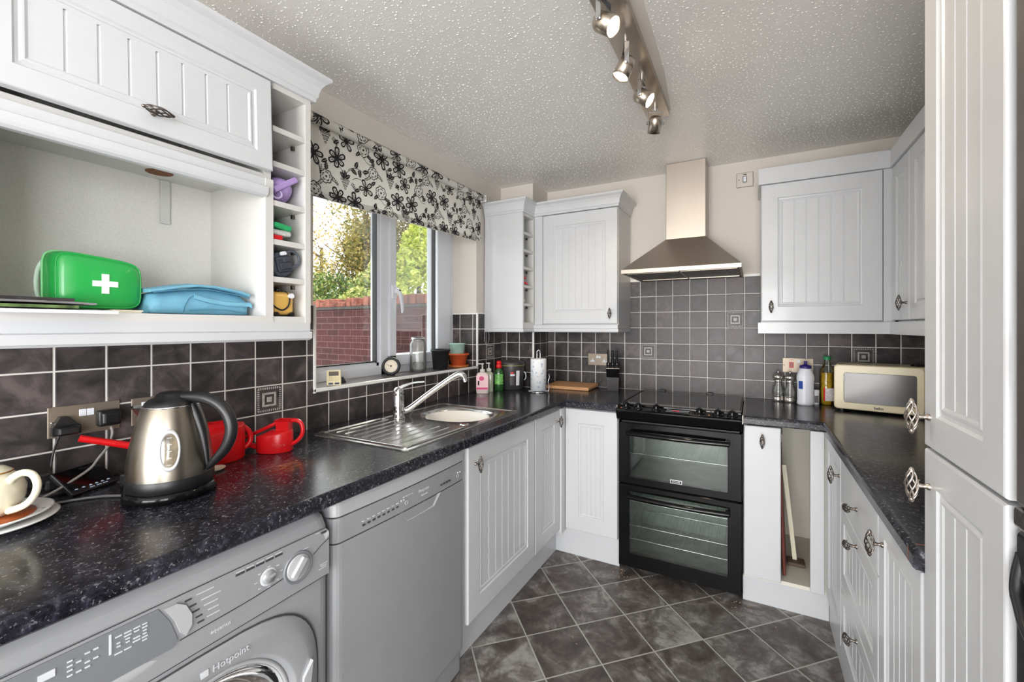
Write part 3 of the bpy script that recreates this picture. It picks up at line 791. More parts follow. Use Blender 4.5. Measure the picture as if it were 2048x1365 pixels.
dm = MB(); door_mesh(dm, .286, .94, face('W', XB, 1.037, .112), .02, .058, 2)
dr = obj('door', dm, M['white'], t, label='lower door'); handle(dr, 'W', XB, 1.008, .99, sc=1.02, m='handlelight')
t = thing('fridge_freezer', 'dark grey fridge freezer at the right edge beside the tall cabinet', 'fridge', (2.12, .44, 0))
fm = mat('fridge_with_reflection', srgb(88, 82, 80), .32, .2, var=.05)  # brown-grey reflection put into the colour of body and upper door
obj('body', MB().rbox(XB + .045, .15, .02, XR - .02, .742, 2.05, .004), fm, t)
obj('upper_door', MB().rbox(XB + .004, .15, 1.056, XB + .043, .742, 2.05, .008, 3), fm, t)
obj('lower_door', MB().rbox(XB + .004, .15, .05, XB + .043, .742, 1.03, .008, 3), mat('black_fridge_door', srgb(34, 35, 38), .25, var=.05), t)
obj('handle', MB().rbox(XB + .003, .16, 1.031, XB + .03, .7425, 1.055, .004, 2), M['pewter'], t, label='grey grip strip between the doors')
obj('handle', MB().tube([(XB + .010, .736, 1.0), (XB + .002, .728, .972), (XB - .002, .712, .95), (XB - .006, .65, .925), (XB - .006, .4, .925), (XB + .01, .3, .95)], .0065, 10), M['blackplastic'], t, label='curved black handle')
obj('feet', MB().box(XB + .06, .17, 0, XB + .1, .72, .02), M['blackplastic'], t)
o = obj('fridge_magnet', MB().lathe([(.0, 0), (.013, .0), (.014, .004), (.009, .008), (0, .009)], T(XB + .0035, .682, 1.235) @ RY(-PI / 2), 14).box(XB - .003, .674, 1.195, XB + .0035, .688, 1.222).box(XB - .002, .676, 1.25, XB + .0035, .69, 1.266), [M['red']]); props(o, 'small red magnet stuck on the dark fridge door', 'magnet')

# ================================================================== WORKTOPS
def nose(path, right=True):
    z0, z1 = .828, WT
    pr = [(-.05, z0), (-.004, z0), (0, z0 + .004), (0, z1 - .012), (-.003, z1 - .004), (-.009, z1 - .0005), (-.014, z1), (-.05, z1)]
    return MB().sweep(path, pr, right=right, smooth=False)
SX0, SX1, SY0, SY1 = .150, .525, 1.475, 1.79          # sink cut-out
mb = nose([(.634, YN), (.634, 2.222), (.9225, 2.222)])
z0 = .828
mb.box(0, YN, z0, .584, SY0, WT).box(0, SY1, z0, .584, 2.272, WT).box(0, SY0, z0, SX0, SY1, WT).box(SX1, SY0, z0, .584, SY1, WT)
mb.box(0, 2.272, z0, .25, 2.6, WT).box(.25, 2.272, z0, .9225, YB, WT)
wt1 = obj('worktop', mb, M['worktop'], loc=(.3, 1.0, z0)); props(wt1, 'speckled black worktop with the sink, running from the left to the cooker', 'worktop')
obj('end_strip', MB().box(.9225, 2.222, z0 - .002, .9245, YB, WT + .0008), M['nickel'], wt1)
mb = nose([(1.506, 2.222), (1.804, 2.222), (1.804, 1.036)])
mb.box(1.506, 2.272, z0, XR, YB, WT).box(1.854, 1.036, z0, XR, 2.272, WT)
wt2 = obj('worktop', mb, M['worktop'], loc=(2.1, 1.9, z0)); props(wt2, 'speckled black worktop running from the cooker along the right wall', 'worktop')
obj('end_strip', MB().box(1.504, 2.222, z0 - .002, 1.506, YB, WT + .0008), M['nickel'], wt2)
obj('joint_mark', MB().box(1.8035, 1.062, .832, 1.8038, 1.064, .858).box(1.815, 1.062, WT, 1.87, 1.064, WT + .0003), mat('rust_line', srgb(150, 90, 62), .7), wt2)

# ================================================================== DISHWASHER
t = thing('dishwasher', 'silver-grey dishwasher between the washing machine and the sink cupboard', 'dishwasher', (.33, 1.03, 0))
obj('body', MB().rbox(.06, .745, .012, .585, 1.312, .826, .004), M['silverdark'], t)
def bulge(y0, y1, x, b=.012, n=10, r=.025):
    """plan outline of a front face: slightly bowed, rounded ends"""
    pts = [(.56, y0)]
    for i in range(6): a = PI / 2 * i / 5; pts.append((x - r + r * math.sin(a), y0 + r - r * math.cos(a)))
    for i in range(1, n): u = i / n; pts.append((x + b * math.sin(PI * u), y0 + r + (y1 - y0 - 2 * r) * u))
    for i in range(6): a = PI / 2 * i / 5; pts.append((x - r + r * math.cos(a), y1 - r + r * math.sin(a)))
    pts.append((.56, y1)); return pts
pl = bulge(.744, 1.312, .612, .008)
def inset(pl, k, x0=.56): return [(x0 + (x - x0) * (1 - k), (y - 1.03) * (1 - k * .3) + 1.03) for x, y in pl]
mb = MB(); rings = []
for k, z in ((.0, .783), (0, .812), (.05, .820), (.14, .825), (.5, .8265)): rings.append([(x, y, z) for x, y in inset(pl, k)])
mb.loft(rings, smooth=False); obj('lid', mb, M['silver2'], t)
mb = MB().loft([[(x, y, z) for x, y in pl] for z in (.716, .779)], smooth=False)
obj('control_panel', mb, M['silver'], t)
# door with sunk grip
mb = MB().loft([[(x, y, z) for x, y in inset(pl, k)] for k, z in ((.02, .095), (0, .10), (0, .712))], smooth=False)
do = obj('door', mb, M['silver'], t)
gr = MB()
xo = .6195
gr.add([(xo + .0022, .965, .716), (xo + .0022, 1.16, .716), (xo + .0015, 1.125, .680), (xo + .0015, 1.0, .680), (xo - .004, .99, .712), (xo - .004, 1.135, .712), (xo - .002, 1.118, .686), (xo - .002, 1.006, .686)],
       [(0, 4, 7, 3), (3, 7, 6, 2), (2, 6, 5, 1), (4, 5, 6, 7), (0, 1, 5, 4)])
obj('door_grip', gr, M['silver2'], do, fixn=False)
obj('plinth_panel', MB().loft([[(x - .012, y, z) for x, y in pl] for z in (.012, .09)], smooth=False), M['silver'], t)
mb = MB()
def dbox(mb, y, z, w=.008, h=.003, x=.6205): mb.box(x - .004, y - w / 2, z - h / 2, x + .0006, y + w / 2, z + h / 2)
for i in range(8): dbox(mb, .836 + i * .0175, .7335 + i * .0006, .0085, .0045, .6175 + .0004 * i)
for i in range(4): dbox(mb, 1.165 + i * .015, .737, .0085, .0045, .6202)
obj('button', mb, M['printdark'], t, label='row of dark buttons').__setitem__('kind', 'stuff')
mb = MB()
for i in range(8): dbox(mb, .836 + i * .0175, .744 + i * .0006, .009, .0022, .6178 + .0004 * i)
for i in range(4): dbox(mb, .985 + i * .012, .758, .007, .002, .6212)
for y in (.975, .985, 1.26, 1.272): dbox(mb, y, .75, .004, .004, .6212 if y < 1.2 else .6192)
for y, z in ((.995, .738), (1.255, .74)):
    mb.tube([(.6215 if y < 1.2 else .6198, y + .006 * math.cos(a * PI / 6), z + .006 * math.sin(a * PI / 6)) for a in range(13)], .0008, 4)
obj('printed_marks', mb, M['print'], t)['kind'] = 'stuff'
text('brand_lettering', 'Hotpoint', .0135, TM('E', .6209, 1.075, .7525), M['print'], t)
text('model_lettering', 'aquarius', .009, TM('E', .6209, 1.078, .737), M['print'], t)

# ================================================================== WASHING MACHINE
t = thing('washing_machine', 'silver-grey front-loading washing machine at the left, under the worktop', 'washing machine', (.33, .435, 0))
obj('body', MB().rbox(.06, .14, .012, .575, .728, .826, .004), M['silverdark'], t)
def wmout(x, b=.004): return [(px_, y) for px_, y in bulge(.142, .733, x, b, 12, .03)]
o_ = wmout(.615)
rings = [[(x, y, z) for x, y in [(.56 + (a - .56) * (1 - k), (b - .43) * (1 - k * .25) + .43) for a, b in o_]] for k, z in ((0, .06), (0, .775), (.1, .80), (.3, .818), (.7, .826))]
obj('front_panel', MB().loft(rings, smooth=False), M['silver'], t)
obj('kick_panel', MB().box(.56, .15, .012, .60, .725, .055), M['silverdark'], t)
X = .619
def wmpoly(pts, x0, x1):
    return MB().prism(pts, x0, x1, 'x')
# control fascia
fas = [(.15, .777), (.716, .774), (.722, .76), (.712, .745), (.69, .733), (.62, .705), (.5, .7), (.404, .692), (.402, .688), (.15, .686)]
obj('control_panel', wmpoly([(.15, .779), (.714, .776), (.724, .764), (.724, .66), (.15, .648)], .60, X + .0012), M['silver'], t)
obj('lower_fascia_line', MB().tube([(X + .0012, .724, .748), (X + .0012, .70, .738), (X + .0012, .68, .726)], .0012, 6).tube([(X + .0012, .612, .708), (X + .0012, .54, .70), (X + .0012, .46, .697), (X + .0012, .406, .695)], .0012, 6).tube([(X + .0012, .15, .7785), (X + .0012, .714, .7765)], .0009, 5).tube([(X + .0012, .15, .6485), (X + .0012, .72, .66)], .0009, 5), M['printdark'], t)
dwr = obj('detergent_drawer', wmpoly([(.15, .773), (.372, .772), (.39, .74), (.402, .70), (.395, .69), (.15, .69)], .6, X + .0035), M['silverdark'], t)
obj('drawer_grip', MB().sphere((X - .002, .24, .682), .006, .16, .016), M['silver2'], t)
obj('button', wmpoly([(.38, .768), (.40, .767), (.414, .757), (.424, .735), (.424, .715), (.414, .70), (.406, .71), (.398, .735)], X, X + .006), M['silver2'], t, label='large pale start button')
mb = MB()
for y, z in ((.415, .762), (.423, .748), (.428, .735), (.433, .722), (.436, .710)): dbox(mb, y + .004, z, .011, .0028, X + .002)
for i in range(5): dbox(mb, .512 + i * .0205, .7645, .017, .004, X + .002)
dbox(mb, .708, .768, .014, .004, X + .002)
obj('indicator_slots', mb, M['printdark'], t)
mb = MB()
for y, z, w_ in ((.448, .764, .03), (.458, .75, .034), (.458, .737, .024), (.462, .7245, .018), (.462, .7125, .022)): dbox(mb, y, z, w_, .0016, X + .002)
for i in range(5): dbox(mb, .512 + i * .0205, .7695, .015, .0018, X + .002)
for y, z, w_ in ((.66, .75, .014), (.708, .692, .02), (.708, .687, .016), (.705, .682, .022), (.692, .772, .01)): dbox(mb, y, z, w_, .0014, X + .002)
rnd = random.Random(5)
for r_ in range(6):
    for y in (.318, .33, .342, .353):
        if rnd.random() < .85: dbox(mb, y, .759 - r_ * .0055, rnd.uniform(.004, .01), .002, X + .0043)
for y in (.26, .27, .28, .29):
    for z in (.757, .75, .743, .735):
        if rnd.random() < .6: dbox(mb, y, z, .006, .0022, X + .0043)
mb.box(X, .306, .735, X + .0043, .309, .768); dbox(mb, .235, .752, .018, .011, X + .0043)
mb.add([(X + .0018, .708, .763), (X + .0018, .722, .766), (X + .0018, .723, .757), (X + .0018, .714, .748)], [(0, 1, 2, 3)])
for a in range(8):
    q = 2 * PI * a / 8; dbox(mb, .572 + .028 * math.cos(q), .728 + .022 * math.sin(q), .006, .0015, X + .002)
obj('printed_marks', mb, M['print'], t)['kind'] = 'stuff'
text('model_lettering', 'aquarius', .011, TM('E', X + .0014, .476, .677), M['print'], t)
# dials
A = aim((X, .640, .716), (1, 0, 0))
k = obj('programme_dial', MB().lathe([(.036, 0), (.036, .004), (.034, .006), (.031, .0045), (.03, .004)], A, 40), M['silverdark'], t)
obj('dial_knob', MB().lathe([(.0285, .001), (.0285, .005), (.026, .0065), (.0, .0065)], A, 32).rbox(-.009, -.024, .004, .009, .024, .013, .004, 3, A @ Matrix.Rotation(.9, 4, 'Z')), M['silver2'], k)
A = aim((X, .572, .728), (1, 0, 0))
k = obj('spin_dial', MB().lathe([(.0185, 0), (.0185, .002), (.016, .002)], A, 32), M['print'], t)
obj('dial_knob', MB().lathe([(.0145, .002), (.0135, .006), (.0, .007)], A, 28).rbox(-.003, -.012, .006, .003, .012, .010, .0015, 2, A @ Matrix.Rotation(.3, 4, 'Z')), M['silver'], k)
# door: arched frame with porthole
pa = (.435, .395); pc = (.470, .436)
arch = []
for i in range(25):
    a = PI * i / 24; u = math.cos(a); y = pa[0] + .255 * math.copysign(abs(u) ** .55, u); z = pa[1] + .06 + .188 * math.sin(a) ** .8
    arch.append((y, z))
arch += [(.182, .19), (.22, .15), (.65, .15), (.688, .19)]
cen = (.435, .40)
def sc_arch(k, x): return [(x, cen[0] + (y - cen[0]) * k, cen[1] + (z - cen[1]) * k) for y, z in arch]
mb = MB().loft([sc_arch(1.0, .612), sc_arch(1.0, X + .001), sc_arch(.988, X + .006), sc_arch(.90, X + .009)], smooth=True, cap0=False, cap1=False)
# ring to the porthole
N = len(arch)
def ring(r, x, phase=0):
    pts = []
    for y, z in arch:
        a = math.atan2(z - pc[1], y - pc[0]); pts.append((x, pc[0] + r * math.cos(a), pc[1] + r * math.sin(a)))
    return pts
mb.loft([sc_arch(.90, X + .009), ring(.165, X + .012), ring(.161, X + .010), ring(.150, X - .004), ring(.140, X - .012)], smooth=True, cap0=False, cap1=False)
wd = obj('door', mb, M['silver'], t, label='arched silver door frame')
obj('seam', MB().tube(sc_arch(1.004, X + .0015) + [sc_arch(1.004, X + .0015)[0]], .0016, 6), M['printdark'], t)
A = aim((X - .022, pc[0], pc[1]), (1, 0, 0))
obj('porthole_glass', MB().lathe([(.142, .012), (.136, .004), (.128, -.012), (.09, -.03), (.0, -.036)], A, 48, cap0=False), M['smoke'], wd)
obj('porthole_ring', MB().lathe([(.150, .016), (.152, .022), (.146, .024), (.139, .016), (.139, .008)], A, 56, cap0=False, cap1=False), M['silver2'], wd)
for nm_ in ('body', 'front_panel'):
    for o_ in t.children:
        if o_.name.split('.')[0] == nm_: drill(o_, MB().cyl((.20, pc[0], pc[1]), (.70, pc[0], pc[1]), .1415, 48, smooth=False))
obj('door_seal', MB().lathe([(.1415, -.008), (.139, -.02), (.132, -.045), (.136, -.055)], A, 48, cap0=False, cap1=False), mat('grey_rubber_seal', srgb(96, 98, 102), .5), t)
dr_ = MB().lathe([(.136, -.055), (.136, -.30), (.0, -.31)], A, 48, cap0=False, cap1=False)
t2 = NT('drum_steel'); x = t2.xyz(t2.pos())
h = t2.math('MULTIPLY', t2.math('SINE', t2.math('MULTIPLY', x[1], 420)), t2.math('SINE', t2.math('MULTIPLY', x[2], 420)))
t2.set(color=t2.ramp(h, [(.5, srgb(150, 150, 152)), (.62, srgb(20, 20, 22))]), metal=.8, rough=.3)
obj('drum', dr_, t2.m, t)
obj('door_catch', MB().prism([(.645, .46), (.668, .488), (.664, .45), (.652, .40), (.642, .40)], X + .006, X + .018, 'x'), M['silver2'], wd)
text('brand_lettering', 'Hotpoint', .0185, TM('E', X + .0118, .490, .6105), M['print'], wd)
obj('brand_mark', MB().box(X + .006, .436, .6045, X + .0112, .449, .6165), M['print'], wd)

# ================================================================== COOKER
t = thing('cooker', 'black freestanding electric cooker with double oven between the worktops', 'cooker', (1.214, 2.52, 0))
CX0, CX1 = .926, 1.503
mb = MB().box(CX0, 2.262, .03, CX0 + .012, YB - .03, .845).box(CX1 - .012, 2.262, .03, CX1, YB - .03, .845).box(CX0, YB - .05, .03, CX1, YB - .03, .845)
mb.box(CX0, 2.262, .445, CX1, YB - .05, .465).box(CX0, 2.262, .03, CX1, YB - .05, .06).box(CX0, 2.262, .775, CX1, YB - .03, .845)
obj('body', mb, M['blackplastic'], t)
obj('feet', MB().box(CX0 + .02, 2.29, 0, CX0 + .06, 2.34, .03).box(CX1 - .06, 2.29, 0, CX1 - .02, 2.34, .03).box(CX0 + .02, 2.7, 0, CX1 - .02, 2.75, .03), M['blackplastic'], t)
# control fascia: sloping front under the hob, with knobs on the strip
prof = [(2.262, .79), (2.222, .79), (2.208, .80), (2.192, .838), (2.19, .846), (2.197, .8535), (2.262, .862)]
obj('control_fascia', MB().prism([(a, b) for a, b in prof], CX0, CX1, 'x'), M['black'], t)
obj('fascia_strip', MB().prism([(2.192, .8415), (2.186, .843), (2.186, .8485), (2.194, .852)], CX0 + .006, CX1 - .004, 'x'), M['black'], t)
obj('hob_glass', MB().rbox(CX0 + .004, 2.262, .8455, CX1 - .003, YB - .032, .8705, .003, 2), M['hobglass'], t)
for x in (CX1 - .012, CX0 + .006): obj('hob_rim', MB().box(x, 2.30, .8706, x + .006, YB - .06, .8735), M['blackplastic'], t)
for x in (1.03, 1.30): obj('lid_hinge', MB().rbox(x, YB - .045, .87, x + .036, YB - .018, .879, .002), M['blackplastic'], t)
sl = (.862 - .8535) / (2.262 - 2.197)
nrm = Vector((0, -sl, 1)).normalized()
for x in (.972, 1.034, 1.122, 1.322, 1.402, 1.462):
    p = Vector((x, 2.224, .8565))
    mb = MB().lathe([(.023, 0), (.023, .003), (.018, .006), (.015, .010), (.0155, .02), (.012, .026), (.0, .028)], aim(p, nrm), 22)
    mb.rbox(-.0035, -.0155, .02, .0035, .0155, .031, .002, 2, aim(p, nrm))
    obj('knob', mb, M['black'], t)
obj('clock_display', MB().prism([(1.17, 2.206), (1.275, 2.206), (1.275, 2.245), (1.17, 2.245)], .8555, .8602, M=None), M['black'], t)
em = NT('red_digits'); em.set(color=(.2, 0, 0, 1), emis=srgb(220, 30, 50), es=.7)
text('clock_digits', '12:00', .017, T(1.213, 2.222, .8606), em.m, t)
mb = MB()
for x in (.95, 1.365): mb.lathe([(.004, 0), (.003, .002), (0, .0025)], aim((x, 2.212, .856), nrm), 10)
obj('pilot_light', mb, mat('amber_lens', srgb(200, 110, 60), .3), t, label='small amber lamps on the control strip')
# ovens
DY = 2.236
def oven_door(z0, z1, wz0, wz1, nm):
    mb = MB()
    def R(a, b, c_, d_, y): return [(a, y, c_), (b, y, c_), (b, y, d_), (a, y, d_)]
    wx0, wx1 = .985, 1.442
    mb.loft([R(CX0 + .002, CX1 - .002, z0, z1, DY + .024), R(CX0 + .002, CX1 - .002, z0, z1, DY + .003), R(CX0 + .005, CX1 - .005, z0 + .003, z1 - .003, DY), R(wx0, wx1, wz0, wz1, DY), R(wx0, wx1, wz0, wz1, DY + .024)], smooth=False, cap0=False, cap1=False)
    d_ = obj('oven_door', mb, M['black'], t, label=nm)
    obj('door_glass', MB().rbox(wx0 - .002, DY + .001, wz0 - .002, wx1 + .002, DY + .005, wz1 + .002, .001, 1), M['ovenglass'], d_)
    return d_
du = oven_door(.462, .778, .497, .735, 'upper oven door')
dl = oven_door(.034, .456, .105, .424, 'lower oven door')
enam = mat('oven_enamel_with_reflection', srgb(170, 176, 172), .35, var=.25, vs=9)  # enamel made paler to stand in for the room reflected in the glass
for a, b in ((.475, .765), (.07, .44)):
    obj('oven_cavity', MB().add([(.95, 2.265, a), (1.48, 2.265, a), (1.48, 2.70, a), (.95, 2.70, a), (.95, 2.265, b), (1.48, 2.265, b), (1.48, 2.70, b), (.95, 2.70, b)], [(0, 1, 2, 3), (4, 7, 6, 5), (0, 3, 7, 4), (1, 5, 6, 2), (3, 2, 6, 7)]), enam, t, fixn=False)
def rack_(z):
    mb = MB(); mb.cyl((.955, 2.275, z), (1.475, 2.275, z), .0028, 8).cyl((.955, 2.66, z), (1.475, 2.66, z), .0028, 8)
    for i in range(14): mb.cyl((.965 + i * .0385, 2.275, z), (.965 + i * .0385, 2.66, z), .0013, 6)
    obj('wire_rack', mb, M['chrome'], t)
for z in (.612, .36, .235, .165): rack_(z)
def ohandle(z, par, straight):
    mb = MB(); n = 14; pts = []
    for i in range(n + 1):
        u = i / n; pts.append((.975 + u * .475, DY - .03 - .016 * math.sin(PI * u), z - (0 if straight else .0) ))
    for p in pts: pass
    rings = []
    for p in pts:
        rings.append([(p[0], p[1] - .008, p[2] - .008), (p[0], p[1] - .011, p[2]), (p[0], p[1] - .006, p[2] + .012), (p[0], p[1] + .006, p[2] + .014), (p[0], p[1] + .008, p[2] - .006), (p[0], p[1] + .002, p[2] - .011)])
    mb.loft(rings)
    mb.rbox(.972, DY - .028, z - .01, .992, DY + .001, z + .014, .004).rbox(1.433, DY - .028, z - .01, 1.453, DY + .001, z + .014, .004)
    obj('handle', mb, M['black'], par)
ohandle(.728, du, True); ohandle(.405, dl, False)
obj('badge', MB().rbox(1.186, DY - .003, .50, 1.242, DY + .001, .519, .0015), mat('silver_badge', srgb(214, 214, 214), .3, .5), du)
obj('badge_field', MB().box(1.190, DY - .0035, .5035, 1.238, DY - .0005, .5155), M['black'], du)
text('brand_lettering', 'ZANUSSI', .0095, TM('S', 1.214, DY - .0037, .5095), M['print'], du, bold=.0002)

# ================================================================== HOOD
t = thing('cooker_hood', 'brushed steel chimney cooker hood with a sloping canopy', 'cooker hood', (1.205, 2.6, 1.56))
HX0, HX1, HY = .909, 1.497, 2.357
mb = MB()
def rect(a, b, y0, y1, z): return [(a, y0, z), (b, y0, z), (b, y1, z), (a, y1, z)]
mb.loft([rect(HX0 + .012, HX1 - .012, HY + .012, YB - .012, 1.568), rect(HX0 + .006, HX1 - .006, HY + .006, YB - .002, 1.5615), rect(HX0, HX1, HY, YB - .001, 1.562), rect(HX0, HX1, HY, YB - .001, 1.5825), rect(1.09, 1.309, 2.678, YB - .001, 1.79)], smooth=False, cap0=False)
obj('canopy', mb, M['hood'], t)
obj('chimney', MB().rbox(1.09, 2.678, 1.788, 1.309, YB - .001, CEIL - .001, .002, 1), M['hood'], t)
mb = MB().box(HX0 + .012, HY + .012, 1.5665, HX1 - .012, YB - .012, 1.57)
fl = NT('filter_mesh'); x = fl.xyz(fl.pos())
h = fl.math('MULTIPLY', fl.math('SINE', fl.math('MULTIPLY', x[0], 900)), fl.math('SINE', fl.math('MULTIPLY', x[1], 900)))
fl.set(color=fl.ramp(h, [(.4, srgb(96, 92, 84)), (.7, srgb(60, 58, 54))]), metal=.6, rough=.4)
obj('filter', mb, fl.m, t)
obj('filter_frame', MB().box(HX0 + .02, HY + .06, 1.5635, HX1 - .02, HY + .068, 1.5665).box(1.2, HY + .06, 1.5635, 1.208, YB - .03, 1.5665).box(HX0 + .02, YB - .04, 1.5635, HX1 - .02, YB - .032, 1.5665), M['nickel'], t)

# ================================================================== SINK AND TAP
t = thing('sink', 'stainless steel inset sink with a ribbed drainer in the left worktop', 'sink', (.34, 1.45, WT))
KX0, KX1, KY0, KY1 = .088, .556, 1.062, 1.832
def rr(x0, y0, x1, y1, r, z, n=6):
    pts = []
    for (cx, cy, a0) in ((x1 - r, y0 + r, -PI / 2), (x1 - r, y1 - r, 0), (x0 + r, y1 - r, PI / 2), (x0 + r, y0 + r, PI)):
        for i in range(n): a = a0 + PI / 2 * i / (n - 1); pts.append((cx + r * math.cos(a), cy + r * math.sin(a), z))
    return pts
# tray surface: outer edge, rim, sunk field with D-shaped bowl opening
bx, by, ra, rb = .338, 1.63, .165, .142
def oval(k, z, n=24):
    # same vertex order as rr(): starts at lower right corner going anticlockwise
    pts = []
    for j in range(24):
        q, i = divmod(j, 6); a = -PI / 2 + PI / 2 * q + PI / 2 * (i / 5)
        u, v = math.cos(a), math.sin(a); e = .8
        pts.append((bx + ra * k * math.copysign(abs(u) ** e, u), by + rb * k * math.copysign(abs(v) ** e, v), z))
    return pts
mb = MB()
outer = [rr(KX0, KY0, KX1, KY1, .02, WT + .0003), rr(KX0 + .002, KY0 + .002, KX1 - .002, KY1 - .002, .02, WT + .0035), rr(KX0 + .012, KY0 + .012, KX1 - .012, KY1 - .012, .02, WT + .0045), rr(KX0 + .022, KY0 + .022, KX1 - .022, KY1 - .022, .022, WT + .0012)]
mb.loft(outer, smooth=False, cap0=False, cap1=False)
fz = WT + .0012
# field: drainer half + bowl half
half = rr(KX0 + .022, 1.455, KX1 - .022, KY1 - .022, .022, fz)
L = rr(KX0 + .022, 1.445, KX1 - .022, KY1 - .022, .022, fz)
mb.loft([L, oval(1.06, fz), oval(1.0, fz - .004), oval(.97, fz - .03), oval(.93, fz - .13), oval(.8, fz - .15), oval(.15, fz - .155)], smooth=True, cap0=False, cap1=True)
mb.box(KX0 + .022, KY0 + .022, fz - .002, KX1 - .022, 1.47, fz - .0002)
obj('tray', mb, M['sink'], t)
mb = MB()
for i in range(8):
    x = .14 + i * .047
    y1_ = 1.40 - .0 * i
    mb.add([(x - .0035, 1.13, fz), (x + .0035, 1.13, fz), (x, 1.133, fz + .0022), (x - .0035, y1_, fz), (x + .0035, y1_, fz), (x, y1_ - .003, fz + .0022)], [(0, 1, 2), (0, 2, 5, 3), (1, 4, 5, 2), (3, 5, 4)])
obj('drainer_ribs', mb, M['sink'], t)
mb = MB().tube([(KX0 + .03, 1.115, fz), (KX0 + .035, 1.09, fz + .001), (KX1 - .05, 1.09, fz + .001), (KX1 - .03, 1.12, fz + .001), (KX1 - .03, 1.42, fz)], .006, 8)
obj('drainer_lip', mb, M['sink'], t)
obj('overflow', MB().lathe([(.02, 0), (.02, .002), (.012, .003), (0, .002)], T(.49, 1.475, fz), 20), M['chrome'], t)
# white washing-up bowl inside
t = thing('washing_up_bowl', 'white round washing-up bowl sitting inside the steel sink', 'bowl', (bx, by, fz - .153))
mb = MB().lathe([(.085, -.148), (.10, -.146), (.114, -.09), (.128, -.016), (.134, -.012), (.134, -.009), (.126, -.009), (.112, -.07), (.10, -.105), (.0, -.108)], T(bx + .004, by, fz), 40, sx=1.14)
obj('basin', mb, mat('white_bowl_plastic', srgb(244, 240, 232), .4, var=.01), t)
# mixer tap
t = thing('mixer_tap', 'chrome mixer tap with a long slanted spout behind the sink', 'tap', (.166, 1.435, WT))
bx_, by_ = .166, 1.435
obj('body', MB().lathe([(.028, .002), (.028, .008), (.0235, .012), (.0235, .05), (.0255, .056), (.0255, .06), (.0235, .064), (.0235, .10), (.022, .106)], T(bx_, by_, WT), 28), M['chrome'], t)
obj('spout', MB().tube([(bx_ + .012, by_ + .012, WT + .035), (bx_ + .03, by_ + .03, WT + .04), (bx_ + .10, by_ + .08, WT + .105), (bx_ + .17, by_ + .13, WT + .165), (bx_ + .205, by_ + .155, WT + .19), (bx_ + .222, by_ + .166, WT + .19), (bx_ + .232, by_ + .173, WT + .176)], [.014, .0135, .0125, .0125, .014, .014, .0125], 14).cyl((bx_ + .227, by_ + .17, WT + .182), (bx_ + .235, by_ + .175, WT + .158), .0115, 14), M['chrome'], t)
lv = MB().lathe([(.0235, 0), (.0235, .012), (.021, .024), (.013, .033), (0, .036)], T(bx_, by_, WT + .106), 24)
lv.tube([(bx_, by_, WT + .132), (bx_ + .02, by_ + .018, WT + .146), (bx_ + .05, by_ + .045, WT + .157), (bx_ + .085, by_ + .073, WT + .160)], [.014, .011, .0075, .0055], 12, sx=.6)
obj('lever', lv, M['chrome'], t)
obj('cap', MB().lathe([(.012, 0), (.011, .003), (0, .004)], T(.11, 1.40, WT + .0015), 18), M['chrome'], t)

# ================================================================== ROLLER BLIND WITH FLORAL PRINT
t = thing('roller_blind', 'white roller blind with black floral print, drawn halfway down the window', 'blind', (.04, 1.69, 1.79))
RC = (.047, 2.082); RR = .019
BY0, BY1 = 1.085, 2.297
def fab(u, v, off=0.0):
    """u along the width 0..1 m, v = drop below the roller (negative winds round it)"""
    y = BY0 + u
    s = u / (BY1 - BY0)
    if v >= 0:
        zb = 2.078 - v * (1 - .0) + (.0 if v < .2 else 0)
        return (.0285 + .0015 * math.sin(u * 9) * min(1, v * 5) + off, y, zb + s * .022 * min(1, v / .28))
    a = PI + (-v) / RR
    r = RR + off
    return (RC[0] + r * math.cos(a) * 1.0, y, RC[1] - r * math.sin(a) * -1.0 if False else RC[1] + r * math.sin(PI - a + PI) * 1.0 if False else RC[1] - r * math.sin(a) * 1.0)
DROP = .296
W_ = BY1 - BY0
fabric = NT('blind_fabric'); fabric.set(color=srgb(232, 230, 224), rough=.75)
trn = fabric.node('ShaderNodeBsdfTranslucent'); trn.inputs[0].default_value = srgb(226, 224, 214)
mx = fabric.node('ShaderNodeMixShader'); mx.inputs[0].default_value = .25
o_ = fabric.n.nodes['Material Output']; fabric.l(fabric.b.outputs[0], mx.inputs[1]); fabric.l(trn.outputs[0], mx.inputs[2]); fabric.l(mx.outputs[0], o_.inputs[0])
fab_m = fabric.m
ink = mat('black_print', srgb(26, 25, 27), .7)
mb = MB()
nu, vs = 48, [i * DROP / 14 for i in range(15)]
grid = [[fab(W_ * i / nu, v) for i in range(nu + 1)] for v in vs]
for r in range(len(grid) - 1):
    for i in range(nu):
        mb.add([grid[r][i], grid[r][i + 1], grid[r + 1][i + 1], grid[r + 1][i]], [(0, 1, 2, 3)], smooth=True)
